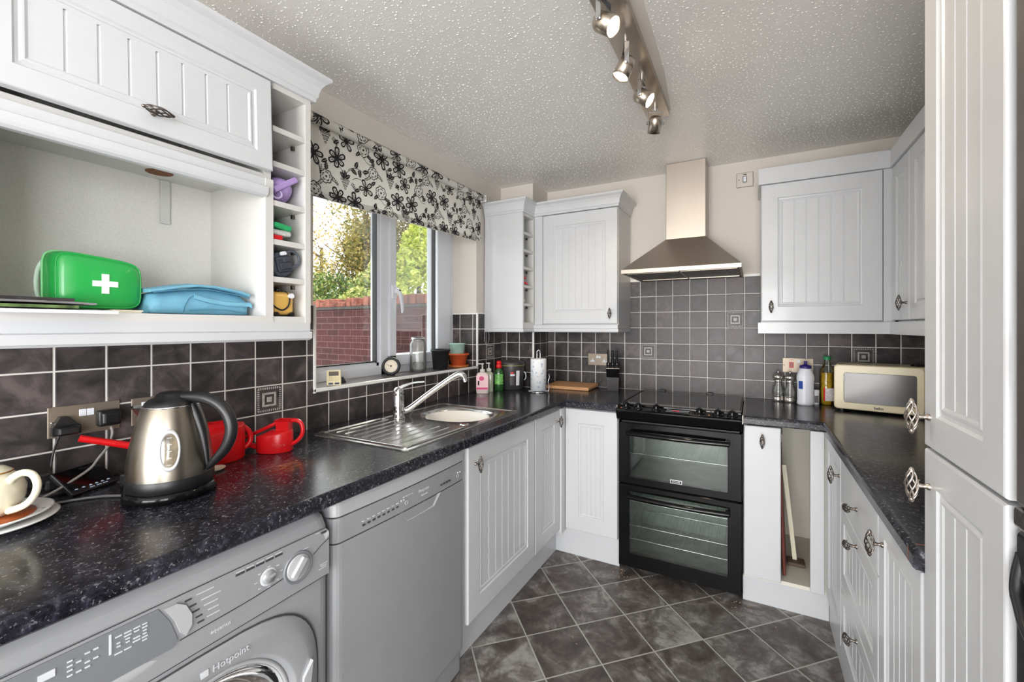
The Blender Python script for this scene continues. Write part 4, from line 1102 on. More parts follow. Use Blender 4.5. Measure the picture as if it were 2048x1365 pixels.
# hem pocket
mb.loft([[(x_ + fab(u, DROP - .028)[0], BY0 + u, fab(u, DROP)[2] + z_) for x_, z_ in ((.0008, .028), (.004, .02), (.0045, .004), (.002, 0), (-.003, .002), (-.003, .024))] for u in (0, W_)], smooth=False)
fo = obj('fabric', mb, [fab_m, ink], t, fixn=False)
pr = MB()
rnd = random.Random(21)
def P3(u, v, off):
    u = min(max(u, .001), W_ - .001); v = min(max(v, -.088), DROP - .002)
    if v >= 0:
        p = fab(u, v); hem = .0048 if v > DROP - .03 else .0
        return (p[0] + off + hem, p[1], p[2])
    a = PI + v / RR      # climbs over the back to the top and down the front of the roll
    r = RR + .0008
    return (RC[0] + r * math.cos(a), BY0 + u, RC[1] + r * math.sin(a))
def poly(pts, off=.0012): pr.add([P3(u, v, off) for u, v in pts], [tuple(range(len(pts)))])
def strip(A_, B_, off=.0012, close=True):
    n = len(A_); P_ = [P3(u, v, off) for u, v in A_] + [P3(u, v, off) for u, v in B_]
    pr.add(P_, [(i, (i + 1) % n, n + (i + 1) % n, n + i) for i in range(n if close else n - 1)])
def petal(cx, cy, a, L, w, wav=.0):
    o1 = []; i1 = []
    for k in range(16):
        th = 2 * PI * k / 16; x = L * .5 + L * .5 * math.cos(th); y = w * math.sin(th) * (.75 + .35 * math.cos(th)) * (1 + wav * math.cos(k * PI))
        o1.append((x, y)); i1.append((L * .55 + (x - L * .5) * .55, y * .5))
    R_ = lambda p: (cx + p[0] * math.cos(a) - p[1] * math.sin(a), cy + p[0] * math.sin(a) + p[1] * math.cos(a))
    strip([R_(p) for p in o1], [R_(p) for p in i1])
    poly([R_(p) for p in ((L * .25, 0), (L * .55, w * .13), (L * .78, 0), (L * .55, -w * .13))])
def dot(cx, cy, r, n=7, sx=1, rot=0):
    pts = []
    for k in range(n):
        th = 2 * PI * k / n; x, y = r * sx * math.cos(th), r * math.sin(th); pts.append((cx + x * math.cos(rot) - y * math.sin(rot), cy + x * math.sin(rot) + y * math.cos(rot)))
    poly(pts)
def leaf(cx, cy, a, L, w):
    R_ = lambda x, y: (cx + x * math.cos(a) - y * math.sin(a), cy + x * math.sin(a) + y * math.cos(a))
    for s in (1, -1):
        poly([R_(0, s * .0006), R_(L * .25, s * w), R_(L * .4, s * w * .75), R_(L * .5, s * w * 1.05), R_(L * .66, s * w * .6), R_(L * .75, s * w * .7), R_(L, 0), R_(L * .6, s * .0007)])
def stem(pts, w=.0008):
    A_, B_ = [], []
    for i, (x, y) in enumerate(pts):
        x1, y1 = pts[max(0, i - 1)]; x2, y2 = pts[min(len(pts) - 1, i + 1)]; d_ = math.hypot(x2 - x1, y2 - y1) or 1
        nx, ny = -(y2 - y1) / d_ * w, (x2 - x1) / d_ * w; A_.append((x + nx, y + ny)); B_.append((x - nx, y - ny))
    strip(A_, B_, close=False)
def curve(x0, y0, a, L, bend, n=10):
    pts = [(x0, y0)]
    for i in range(n): a += bend / n; x0 += L / n * math.cos(a); y0 += L / n * math.sin(a); pts.append((x0, y0))
    return pts
def flower(cx, cy, R, n, rot):
    for k in range(n): petal(cx, cy, rot + 2 * PI * k / n, R * rnd.uniform(.88, 1.12), R * .34, .06)
    dot(cx, cy, R * .11)
    for k in range(n): dot(cx + R * .2 * math.cos(rot + (k + .5) * 2 * PI / n), cy + R * .2 * math.sin(rot + (k + .5) * 2 * PI / n), R * .045, 5)
def rose(cx, cy, R, rot):
    for q, nn in ((1.0, 7), (.62, 5)):
        for k in range(nn):
            a = rot + 2 * PI * k / nn; x, y = cx + R * q * .62 * math.cos(a), cy + R * q * .62 * math.sin(a)
            arc = [(x + R * .34 * q * math.cos(a + th), y + R * .34 * q * math.sin(a + th)) for th in (-1.3, -.8, -.3, .3, .8, 1.3)]
            stem(arc, .0019)
    dot(cx, cy, R * .16)
def sprig(cx, cy, a, L):
    stem(curve(cx, cy, a, L, .5, 5), .0005)
    for k in range(5):
        u = (k + 1) / 5
        for s in (-1, 1): dot(cx + L * u * math.cos(a + .25 * u) + s * .006 * (1.1 - u * .6) * -math.sin(a), cy + L * u * math.sin(a + .25 * u) + s * .006 * (1.1 - u * .6) * math.cos(a), .0024, 6, 1.6, a + s * .7)
def grapes(cx, cy, R):
    for k in range(3): leaf(cx, cy, -PI / 2 + (k - 1) * .9, R * 1.0, R * .28)
    for r_ in range(4):
        for c_ in range(4 - r_):
            x = cx + (c_ - (3 - r_) / 2) * R * .34; y = cy + R * .2 + r_ * R * .36
            ring_ = [(x + R * .16 * math.cos(q), y + R * .16 * math.sin(q)) for q in [2 * PI * i / 7 for i in range(7)]]
            strip(ring_, [(x + R * .08 * math.cos(q), y + R * .08 * math.sin(q)) for q in [2 * PI * i / 7 for i in range(7)]])
spots = []
cols_ = 12
for i in range(cols_):
    for j, v in enumerate((-.055, .03, .115, .2, .27)):
        u = (i + .5) * W_ / cols_ + (.5 if j % 2 else 0) * W_ / cols_ - .02
        spots.append((u + rnd.uniform(-.008, .008), v + rnd.uniform(-.008, .008), (i * 3 + j * 2) % 7))
for u, v, k in spots:
    if not 0 < u < W_: continue
    a = rnd.uniform(0, 6)
    if k in (0, 4): flower(u, v, .046, 6, a); sprig(u + .03, v + .036, 1.2, .036); stem(curve(u + .01, v + .03, .4, .06, 1.3), .0011); leaf(u - .045, v + .02, 2.6, .034, .009)
    elif k == 1: rose(u, v, .034, a); leaf(u + .02, v + .016, .5, .034, .009); leaf(u - .018, v + .016, 2.4, .034, .009); stem(curve(u, v + .03, 1.2, .06, -1.4), .0011)
    elif k == 2: grapes(u, v - .01, .034); stem(curve(u, v - .01, -1.6, .06, 1.2), .0011); sprig(u + .03, v, .6, .035)
    elif k == 3:
        c_ = curve(u - .04, v + .035, -.9, .11, 1.6); stem(c_, .0012)
        for q in (2, 4, 6, 8): leaf(c_[q][0], c_[q][1], -.9 + q * .2 + (1.1 if q % 4 else -1.1), .036, .0105)
    elif k == 5: flower(u, v, .040, 5, a); leaf(u - .036, v + .012, 2.6, .034, .009); leaf(u + .03, v - .026, -.7, .034, .009); stem(curve(u - .02, v - .03, 3.6, .06, -1.2), .0011)
    else:
        rose(u, v, .03, a); sprig(u + .024, v, .3, .036); sprig(u - .016, v + .018, 2.2, .036); leaf(u, v - .026, -1.6, .036, .01)
pro = obj('floral_print', pr, ink, t, fixn=False); pro['kind'] = 'stuff'
mb = MB().cyl((RC[0], BY0, RC[1]), (RC[0], BY1, RC[1]), RR, 28)
obj('roller', mb, fab_m, t)
mb = MB().rbox(.0, BY1 + .004, RC[1] - .022, .066, BY1 + .012, RC[1] + .02, .004).cyl((RC[0], BY1, RC[1]), (RC[0], BY1 + .008, RC[1]), .019, 24)
obj('bracket', mb, M['upvc'], t)
obj('bracket', MB().rbox(.0, BY0 - .02, RC[1] - .022, .066, BY0 - .012, RC[1] + .02, .004).cyl((RC[0], BY0 - .014, RC[1]), (RC[0], BY0, RC[1]), .0185, 24), mat('ivory_plastic', srgb(232, 226, 208), .4), t)
mb = MB(); yc = BY1 + .012
pts = [(.052, yc - .002 + .0, z) for z in (RC[1] + .0,)]
def chain(p, q, n):
    for i in range(n): u = i / n; c_ = Vector(p).lerp(Vector(q), u); mb.sphere(c_, .0019, seg=6, n=4)
zc0 = 1.175
chain((.05, yc + .012, RC[1]), (.05, yc - .0, zc0), 150); chain((.062, yc + .03, RC[1]), (.062, yc + .034, zc0), 150)
for i in range(9):
    a = PI * i / 8; mb.sphere((.056, yc + .017 - .017 * math.cos(a), zc0 - .02 * math.sin(a)), .0019, seg=6, n=4)
obj('bead_chain', mb, M['upvc'], t)

# ================================================================== LIGHT BAR
t = thing('ceiling_light', 'brushed nickel ceiling bar carrying four swivel spotlights', 'ceiling light', (1.18, 1.53, 2.21))
mb = MB().prism([(1.133, 1.03), (1.227, 1.03), (1.22, 2.008), (1.126, 2.008)], 2.211, CEIL - .0005)
obj('bar', mb, M['nickel'], t)
glow = NT('lamp_glow'); glow.set(color=(1, .9, .75, 1), emis=(1, .80, .56, 1), es=LAMPGLOW)
def spot(y, d, pz, lab):
    x = 1.178; top = Vector((x, y, 2.211)); pv = Vector((x, y, pz))
    d = Vector(d).normalized()
    side = d.cross(Vector((0, 0, 1))).normalized()
    s = obj('spotlight', MB().cyl(top, top - Vector((0, 0, .012)), .012, 14).cyl(top, top - Vector((0, 0, .022)), .005, 10), M['chrome'], t, label=lab)
    zt_ = 2.189
    mb = MB()
    for q in (-1, 1):
        a_ = Vector((x, y, zt_)) + side * q * .031; b_ = pv + side * q * .031
        fwd = side.cross(Vector((0, 0, 1)))
        mb.loft([[p + fwd * u + side * w_ for u, w_ in ((-.007, -.001), (.007, -.001), (.007, .001), (-.007, .001))] for p in (a_, b_ - Vector((0, 0, .008)))], smooth=False)
        mb.cyl(b_ - side * .001 * q, b_ + side * q * .006, .0065, 12)
    a_ = Vector((x, y, zt_)); fwd = side.cross(Vector((0, 0, 1)))
    mb.loft([[a_ + side * w_ + fwd * u + Vector((0, 0, z_)) for u, z_ in ((-.007, -.001), (.007, -.001), (.007, .001), (-.007, .001))] for w_ in (-.032, .032)], smooth=False)
    obj('yoke', mb, M['chrome'], s)
    A_ = aim(pv - d * .022, d)
    obj('lamp_head', MB().lathe([(.010, -.008), (.020, -.004), (.0265, .006), (.0275, .02), (.0275, .062), (.0258, .062), (.0255, .052)], A_, 32, cap1=False), M['nickel'], s)
    obj('bulb', MB().lathe([(.0256, .055), (.024, .0575), (0, .0585)], A_, 28, cap0=False), glow.m, s)
    L_ = bpy.data.lights.new('spot', 'SPOT'); L_.energy = SPOTW; L_.color = (1, .80, .58); L_.spot_size = 1.6; L_.spot_blend = .8; L_.shadow_soft_size = .025
    lo = bpy.data.objects.new('lamp_beam', L_); C.objects.link(lo); lo.parent = s
    lo.location = pv + d * .052 - rootpos(s); lo.rotation_euler = (-d).to_track_quat('Z', 'Y').to_euler()
tow = -cF
spot(1.18, cR * .62 + tow * .50 + Vector((0, 0, -.62)), 2.122, 'nearest spotlight, its lamp facing the room')
spot(1.418, cR * -.42 + tow * -.05 + Vector((0, 0, -.9)), 2.128, 'second spotlight, tilted down to the left')
spot(1.655, cR * .66 + tow * .42 + Vector((0, 0, -.6)), 2.138, 'third spotlight, its lamp facing right')
spot(1.905, cR * .02 + tow * -.55 + Vector((0, 0, -.85)), 2.142, 'farthest spotlight, aimed down at the cooker')

# ================================================================== SOCKETS AND SWITCHES
def socket(f, x, y, z, w, h, label, holes=(), switches=(), t_=.004, m='socketmetal', extra=None, name='double_socket', cat='socket'):
    """x,y,z = lower left front corner; holes and switches in plate coordinates"""
    A = face(f, x, y, z); c0 = A @ Vector((w / 2, 0, 0))
    t = thing(name, label, cat, (c0.x, c0.y, z))
    obj('plate', MB().rbox(0, -t_, 0, w, -.0002, h, .0015, 2, A), M[m], t)
    for u, v in switches: obj('rocker_switch', MB().rbox(u - .007, -t_ - .0025, v - .009, u + .007, -t_ + .001, v + .009, .001, 1, A), M['upvc'], t)
    for u, v in holes:
        obj('outlet', MB().box(u - .004, -t_ - .0006, v + .004, u + .004, -t_, v + .015, A).box(u - .015, -t_ - .0006, v - .012, u + .015, -t_, v - .002, A).box(u - .006, -t_ - .0006, v - .002, u + .006, -t_, v + .006, A), M['upvc'], t)
        obj('pin_hole', MB().box(u - .0015, -t_ - .001, v + .006, u + .0015, -t_ + .0005, v + .013, A).box(u - .012, -t_ - .001, v - .0085, u - .005, -t_ + .0005, v - .0055, A).box(u + .005, -t_ - .001, v - .0085, u + .012, -t_ + .0005, v - .0055, A), M['dark'], t)
    sc_ = MB()
    for u in (.008, w - .008): sc_.lathe([(.0028, 0), (.002, .0008), (0, .001)], A @ T(u, -t_, h / 2) @ RX(PI / 2), 10)
    obj('screw', sc_, M['chrome'], t)
    return t
socket('E', 0, .394, .991, .14, .078, 'nickel double socket with two black plugs, left of the kettle', (), ((.0645, .056), (.0795, .056)))
socket('E', 0, .559, .990, .14, .078, 'nickel double socket half hidden behind the kettle', ((.035, .03),), ((.03, .056), (.0795, .056)))
socket('S', .552, YB, 1.012, .146, .079, 'nickel double socket on the back wall beside the knife block', ((.032, .033), (.114, .033)), ((.066, .056), (.082, .056)))
t = socket('S', 1.692, YB, 1.018, .144, .080, 'nickel cooker switch with a red rocker behind the white bottle', (), ((.076, .062),), name='cooker_switch', cat='switch')
A = face('S', 1.692, YB, 1.018)
obj('red_rocker', MB().rbox(.034, -.0075, .028, .05, -.003, .055, .001, 1, A), mat('dark_red_rocker', srgb(150, 22, 32), .3), t)
obj('rocker_surround', MB().rbox(.031, -.0048, .025, .053, -.0035, .058, .001, 1, A).box(.036, -.0045, .068, .048, -.0035, .071, A), mat('orange_red_outline', srgb(226, 110, 96), .5), t)
t = thing('fused_switch', 'small white and chrome fused switch high beside the right cornice', 'switch', (1.505, YB + .008, 2.087))
A = face('S', 1.462, YB + .008, 2.087)
obj('plate', MB().rbox(0, -.006, 0, .084, -.0002, .081, .002, 2, A), mat('satin_white_plate', srgb(206, 198, 188), .4, .1), t)
obj('rim', MB().box(-.0015, -.003, -.0015, .0855, -.0001, .0825, A), M['blackplastic'], t)
obj('rocker_switch', MB().rbox(.034, -.010, .028, .05, -.005, .058, .001, 1, A), M['upvc'], t)
obj('rocker_gap', MB().box(.031, -.0066, .025, .053, -.0055, .061, A).box(.036, -.0066, .068, .052, -.0058, .073, A).lathe([(.003, 0), (0, .001)], A @ T(.012, -.006, .042) @ RX(PI / 2), 10), M['blackplastic'], t)

def plug(y, z, label, big):
    t = thing('plug', label, 'plug', (.012, y, z - .02))
    if big:
        mb = MB().rbox(.0045, y - .024, z - .022, .03, y + .024, z + .02, .006, 3).rbox(.024, y - .02, z - .018, .042, y + .018, z + .016, .007, 3)
    else:
        mb = MB().prism([(-.026, -.02), (.026, -.02), (.026, 0), (.004, .026), (-.012, .026), (-.026, 0)], .0045, .024, 'x', T(0, y, z)).rbox(.02, y - .024, z - .018, .05, y + .02, z + .004, .006, 2)
    obj('casing', mb, M['blackplastic'], t)
    return t
plug(.424, 1.018, 'black plug in the left end of the left socket', False)
plug(.506, 1.028, 'rounded black plug in the right end of the left socket', True)
c = obj('cable', MB().tube([(.02, .412, 1.002), (.016, .405, .975), (.014, .40, .945), (.02, .396, .925)], .0022, 6), M['blackplastic']); props(c, 'thin black cable hanging down from the left plug', 'cable')
c = obj('cable', MB().tube([(.03, .506, 1.004), (.03, .509, .985), (.034, .50, .955), (.05, .475, .93), (.065, .455, .912), (.085, .42, .898), (.10, .385, .885), (.10, .35, .872), (.09, .32, .869)], .0032, 8), mat('grey_flex', srgb(150, 148, 144), .35)); props(c, 'thick grey cable looping from the rounded plug over the black display', 'cable')
c = obj('cable', MB().tube([(.235, .468, .869), (.19, .44, .869), (.16, .40, .869), (.145, .36, .869), (.12, .33, .869), (.09, .325, .8685), (.05, .31, .869), (.03, .29, .869)], .0032, 8), mat('dark_grey_flex', srgb(96, 95, 96), .3)); props(c, 'dark grey cable lying on the worktop from the kettle base', 'cable')
mb = MB().rbox(.008, .345, .885, .045, .395, .918, .006, 2).rbox(.012, .38, .872, .05, .42, .90, .006, 2).tube([(.03, .33, .905), (.03, .36, .90), (.04, .40, .89), (.05, .42, .876), (.07, .40, .869), (.05, .36, .868)], .006, 8).box(.01, .35, .866, .04, .41, .885)
o = obj('power_adaptor', mb, M['blackmatt']); props(o, 'black adaptor lump with coiled lead against the tiles behind the teapot', 'adaptor')
# energy display leaning on the wall
t = thing('energy_display', 'black flat energy display with icons leaning beside the kettle', 'display', (.09, .44, WT))
p0 = Vector((.122, .405, WT + .001)); p1 = Vector((.080, .503, WT + .001))
ux = (p1 - p0); Lx = ux.length; ux.normalize()
up = Vector((-.060, -.026, .052)); Lz = .078; up = (up - ux * up.dot(ux)).normalized()
nn = ux.cross(up)
if nn.x < 0: nn = -nn
A = Matrix((ux, -nn, up)).transposed().to_4x4(); A.translation = p0 + up * .0 + nn * .006
obj('casing', MB().rbox(0, 0, 0, Lx, .012, Lz, .003, 2, A), M['blackplastic'], t)
obj('screen', MB().box(.003, -.0004, .014, Lx - .003, .001, Lz - .003, A), M['black'], t)
mb = MB()
for i, u in enumerate((.014, .03, .046, .06, .074, .088)):
    mb.lathe([(.0028, 0), (0, .0002)], A @ T(u, -.0005, .013) @ RX(PI / 2), 8, sx=1.4, sy=.8)
for u in (.040, .056, .071): mb.box(u, -.0008, .005, u + .011, -.0002, .0075, A)
obj('icons', mb, mat('pale_blue_icons', srgb(180, 206, 232), .5), t)

# ================================================================== ON THE LEFT WORKTOP
# kettle
kx, ky = .297, .530
t = thing('kettle', 'brushed steel kettle with black handle and water window on the left worktop', 'kettle', (kx, ky, WT))
K = T(kx, ky, WT)
obj('power_base', MB().lathe([(.082, .0005), (.091, .004), (.092, .014), (.089, .022), (.084, .024)], K, 48).rbox(-.112, -.016, .004, -.085, .016, .022, .004, 2, K @ RZ(TH)), M['black'], t, label='black kettle base')
obj('lower_band', MB().lathe([(.084, .0245), (.0865, .03), (.0865, .048), (.085, .052)], K, 48).rbox(-.115, -.014, .024, -.08, .014, .05, .004, 2, K @ RZ(TH)), M['blackplastic'], t)
prof = [(.0852, .0522), (.0850, .06), (.0835, .085), (.079, .12), (.0725, .155), (.065, .185), (.0575, .21), (.0555, .2145)]
obj('body', MB().lathe(prof, K, 56), M['kettle'], t)
obj('rim', MB().lathe([(.0555, .2135), (.0568, .2148), (.056, .2175), (.053, .218)], K, 48), M['chrome'], t)
obj('lid', MB().lathe([(.0555, .2172), (.053, .224), (.045, .231), (.034, .236), (.030, .243), (.022, .248), (.0, .249)], K, 40, sy=.95), M['blackplastic'], t)
# spout on the left, clear-fronted
sp = MB()
KS = K @ RZ(TH)
secs = [((-.050, .205), .017, .024), ((-.070, .206), .011, .018), ((-.094, .2075), .003, .006)]
def vee(xc, wid, zt_, zb): return [(xc, -wid, zt_), (xc, wid, zt_), (xc + .004, 0, zb)]
sp.loft([vee(-.045, .026, .207, .13), vee(-.066, .019, .208, .165), vee(-.095, .006, .209, .200)], KS, smooth=False, cap0=True, cap1=True)
obj('spout', sp, M['kettle'], t)
obj('spout_cover', MB().add([(-.045, -.027, .2075), (-.045, .027, .2075), (-.098, .006, .2105), (-.098, -.006, .2105), (-.045, -.027, .211), (-.045, .027, .211), (-.098, .006, .2125), (-.098, -.006, .2125)], [(0, 1, 2, 3), (4, 7, 6, 5), (0, 4, 5, 1), (2, 6, 7, 3), (1, 5, 6, 2), (0, 3, 7, 4)], KS), M['clear'], t)
# handle on the right
hp = [(.028, 0, .236), (.055, 0, .236), (.085, 0, .232), (.115, 0, .218), (.136, 0, .195), (.146, 0, .165), (.143, 0, .135), (.130, 0, .108), (.110, 0, .085), (.094, 0, .068), (.087, 0, .060)]
obj('handle', MB().tube(hp, [.012, .0135, .0145, .0145, .0140, .0138, .0135, .0125, .0105, .0075, .004], 14, KS, sx=1.0, up=(0, 1, 0)), M['blackplastic'], t)
obj('handle_mount', MB().tube([(.050, 0, .218), (.062, 0, .19), (.075, 0, .15), (.083, 0, .11), (.088, 0, .07)], [.009, .011, .009, .007, .004], 10, KS, up=(0, 1, 0)), M['blackplastic'], t)
# water window towards the room
def kr(z):
    for (r0, z0_), (r1, z1_) in zip(prof, prof[1:]):
        if z0_ <= z <= z1_: return r0 + (r1 - r0) * (z - z0_) / (z1_ - z0_)
    return prof[-1][0]
def kp(du, z, off): # point on the body, du metres sideways from the facing direction
    r = kr(z); a = -.44 + du / r
    return (kx + (r + off) * math.cos(a), ky + (r + off) * math.sin(a), WT + z)
def ov(k, off, n=32, cz=.122, h=.047, w=.0195):
    return [kp(w * k * math.copysign(abs(math.cos(2 * PI * i / n)) ** .9, math.cos(2 * PI * i / n)), cz + h * k * math.sin(2 * PI * i / n), off) for i in range(n)]
obj('window_rim', MB().loft([ov(1.0, .0), ov(1.0, .0035), ov(.88, .0038), ov(.80, .002)], cap0=False, cap1=False), M['silver2'], t)
mb = MB().loft([ov(.82, .0015), ov(.5, .0035), ov(.05, .004)], cap0=False, cap1=True)
kg = NT('kettle_window'); xz = kg.xyz(kg.pos())
kg.set(color=kg.ramp(kg.math('ADD', xz[2], kg.math('MULTIPLY', kg.noise(kg.pos(), 60, 3), .01)), [(.0, srgb(110, 98, 80)), (1.0, srgb(110, 98, 80))]), rough=.08, coat=.8)
n_ = kg.noise(kg.pos(), 30, 3); kg.set(color=kg.ramp(n_, [(.35, srgb(74, 68, 60)), (.6, srgb(150, 138, 116))]))
obj('water_window', mb, kg.m, t)
mb = MB()
for z in (.09, .105, .12, .135, .15): mb.add([kp(-.005, z, .0042), kp(.004, z, .0042), kp(.004, z + .0012, .0042), kp(-.005, z + .0012, .0042)], [(0, 1, 2, 3)])
obj('level_marks', mb, M['print'], t, fixn=False)
# small white dish beside the kettle
o = obj('spoon_rest', MB().lathe([(.012, .0), (.026, .001), (.032, .006), (.031, .0075), (.024, .0035), (0, .003)], T(.205, .668, WT + .0005), 28, sx=.8), M['cream']); props(o, 'small shallow white dish just behind the kettle base', 'dish')

# watering cans
def can(name, label, x, y, rot, bl, bw_, h, kind):
    t = thing(name, label, 'watering can', (x, y, WT))
    A = T(x, y, WT) @ RZ(rot)       # local +x = handle side, -x = spout side
    mb = MB(); n = 32
    def ell(k, z, tilt=0.0): return [(bl * k * math.cos(2 * PI * i / n), bw_ * k * math.sin(2 * PI * i / n), z + tilt * math.cos(2 * PI * i / n)) for i in range(n)]
    mb.loft([ell(.95, .001), ell(1, .006), ell(1, h - .004, h * .13), ell(.97, h, h * .14), ell(.6, h + .006, h * .12), ell(.2, h + .010, .0)], A)
    obj('body', mb, M['red'], t)
    return t, A
t, A = can('watering_can', 'small bright red watering can on the worktop near the drainer', .170, .870, TH + .05, .056, .042, .060, 0)
mb = MB().loft([[(x_ * k + .030, y_ * k2, z) for x_, y_ in ((-.020, -.017), (.020, -.017), (.022, 0), (.020, .017), (-.020, .017), (-.022, 0))] for k, k2, z in ((1, 1, .050), (.95, .95, .075), (1.0, 1.0, .098), (1.15, 1.15, .104))], A, smooth=False, cap1=False)
mb.loft([[(x_ * k + .030, y_ * k, z) for x_, y_ in ((-.023, -.020), (.023, -.020), (.025, 0), (.023, .020), (-.023, .020), (-.025, 0))] for k, z in ((1, .103), (.75, .103), (.7, .07))], A, smooth=False, cap0=False)
obj('filler_neck', mb, M['red'], t)
obj('spout', MB().tube([(-.050, 0, .014), (-.085, 0, .022), (-.11, 0, .028), (-.135, 0, .034), (-.155, 0, .040)], [.0095, .008, .007, .0065, .006], 12, A), M['red'], t)
obj('brace', MB().tube([(.012, 0, .095), (-.05, 0, .065), (-.125, 0, .034)], [.0065, .006, .006], 10, A), M['red'], t)
obj('handle', MB().tube([(.048, 0, .098), (.066, 0, .100), (.082, 0, .092), (.089, 0, .070), (.084, 0, .048), (.070, 0, .032), (.054, 0, .022)], .0065, 12, A), M['red'], t)
text('embossed_lettering', 'Haws', .017, A @ T(.03, -.0365, .03) @ RZ(.30) @ RX(PI / 2), mat('red_emboss', srgb(196, 18, 24), .25), t, .0006)
t, A = can('watering_can', 'larger red watering can behind the kettle with a long spout', .118, .715, 1.36, .080, .056, .095, 1)
mb = MB().loft([[(x_ * k + .01, y_ * k, z) for x_, y_ in ((-.03, -.02), (.03, -.02), (.033, 0), (.03, .02), (-.03, .02), (-.033, 0))] for k, z in ((1, .088), (1, .112), (1.05, .117))], A, smooth=False, cap1=False)
mb.loft([[(x_ * k + .01, y_ * k, z) for x_, y_ in ((-.03, -.02), (.03, -.02), (.033, 0), (.03, .02), (-.03, .02), (-.033, 0))] for k, z in ((1.06, .117), (.8, .117), (.75, .09))], A, smooth=False, cap0=False)
obj('filler_neck', mb, M['red'], t)
obj('spout', MB().tube([(-.07, 0, .045), (-.12, 0, .062), (-.17, .001, .080), (-.22, .001, .100), (-.26, .001, .116), (-.285, .001, .126)], [.013, .011, .010, .009, .0085, .0085], 12, A), M['red'], t)
obj('handle', MB().tube([(.03, 0, .108), (.055, 0, .106), (.075, 0, .095), (.092, 0, .076), (.098, 0, .056), (.094, 0, .038), (.082, 0, .027), (.072, 0, .022)], .0075, 12, A), M['red'], t)

# teapot and plates at the left edge
tx, ty = .190, .262
t = thing('dinner_plate', 'white plate with blue pattern, lowest under the teapot', 'plate', (tx, ty, WT))
PLm = NT('blue_patterned_china'); d_ = PLm.node('ShaderNodeVectorMath', operation='DISTANCE'); PLm.l(PLm.scale(PLm.pos(), 1, 1, 0), d_.inputs[0]); d_.inputs[1].default_value = (tx, ty, 0)
v_ = PLm.vor(PLm.pos(), 60)
mk = PLm.math('MULTIPLY', PLm.ramp(v_, [(.16, 1.0), (.24, 0.0)]), PLm.ramp(d_.outputs['Value'], [(.0, 0.0), (.068, 0.0), (.072, 1.0), (.088, 1.0), (.092, 0.0)]))
PLm.set(color=PLm.mix(mk, srgb(232, 232, 230), srgb(86, 104, 150)), rough=.15, coat=.5)
obj('dish', MB().lathe([(.055, 0), (.058, .002), (.10, .011), (.102, .0135), (.098, .0145), (.06, .0065), (0, .006)], T(tx, ty, WT + .0005), 48), PLm.m, t)
t = thing('side_plate', 'blue-patterned saucer plate under the teapot with a spill of tea', 'plate', (tx, ty, WT + .008))
obj('dish', MB().lathe([(.05, 0), (.052, .002), (.092, .016), (.0935, .0185), (.09, .019), (.055, .0075), (0, .007)], T(tx, ty, WT + .0085), 48), PLm.m, t)
obj('tea_spill', MB().lathe([(.067, .0), (.067, .0012), (0, .0014)], T(tx, ty, WT + .0205), 36), mat('orange_tea', srgb(176, 92, 48), .15), t, label='orange-brown spilled tea')
t = thing('teapot', 'cream glazed teapot with a looped handle at the left edge', 'teapot', (tx, ty, WT + .022))
A = T(tx, ty, WT + .0225) @ RZ(TH)
obj('body', MB().lathe([(.026, 0), (.03, .002), (.044, .014), (.053, .034), (.054, .055), (.048, .074), (.036, .086), (.033, .088)], A, 40), M['cream'], t)
obj('lid', MB().lathe([(.035, .0885), (.033, .092), (.022, .100), (.008, .104), (.007, .108), (.011, .114), (.008, .119), (0, .121)], A, 32), M['cream'], t)
obj('gilt_line', MB().lathe([(.0352, .088), (.0362, .0892), (.0345, .0905)], A, 32, cap0=False, cap1=False), mat('gilt', srgb(190, 140, 70), .3, .7), t)
obj('handle', MB().tube([(.040, 0, .066), (.052, 0, .080), (.072, 0, .090), (.092, 0, .086), (.101, 0, .068), (.096, 0, .046), (.080, 0, .028), (.060, 0, .018), (.044, 0, .014)], [.008, .0075, .0068, .0065, .0065, .0065, .0065, .007, .008], 12, A), M['cream'], t)
obj('spout', MB().tube([(-.045, 0, .03), (-.07, 0, .045), (-.085, 0, .07), (-.098, 0, .086)], [.014, .010, .0075, .006], 12, A), M['cream'], t)

# ================================================================== IN THE OPEN NICHE
gx = .2
M['greenpvc'] = mat('green_vinyl', srgb(38, 172, 78), .32, var=.08, vs=8, coat=.3)
t = thing('first_aid_bag', 'shiny green first aid bag with a white cross standing on the shelf', 'bag', (.19, .42, 1.312))
def pillow(y0, y1, z0, z1, x0, x1, sk=.0, n=9):
    """soft box: rounded outline in y-z, thickness in x"""
    rings = []
    out_ = []
    for i in range(40):
        a = 2 * PI * i / 40; u, v = math.cos(a), math.sin(a); e = .36
        out_.append((math.copysign(abs(u) ** e, u), math.copysign(abs(v) ** e, v)))
    for k in range(n + 1):
        q = k / n; s = 1 - .10 * (2 * q - 1) ** 4
        rings.append([(x0 + (x1 - x0) * q, (y0 + y1) / 2 + (y1 - y0) / 2 * u * s, (z0 + z1) / 2 + (z1 - z0) / 2 * v * s + sk * u * (1 if v > 0 else 0)) for u, v in out_])
    return rings
rg = pillow(.345, .508, 1.31, 1.436, .125, .215, -.008)
rg = [[(x, y, z) for x, y, z in r] for r in rg]
c0 = (.12, .427, 1.372); c1 = (.224, .427, 1.37)
def shrink(r, k, x): 
    cy_, cz_ = .4265, 1.372
    return [(x, cy_ + (y - cy_) * k, cz_ + (z - cz_) * k) for _, y, z in r]
mb = MB().loft([shrink(rg[0], .2, .118), shrink(rg[0], .8, .120)] + rg + [shrink(rg[-1], .85, .222), shrink(rg[-1], .4, .2255), shrink(rg[-1], .1, .226)], smooth=True)
obj('body', mb, M['greenpvc'], t)
mid = rg[5]
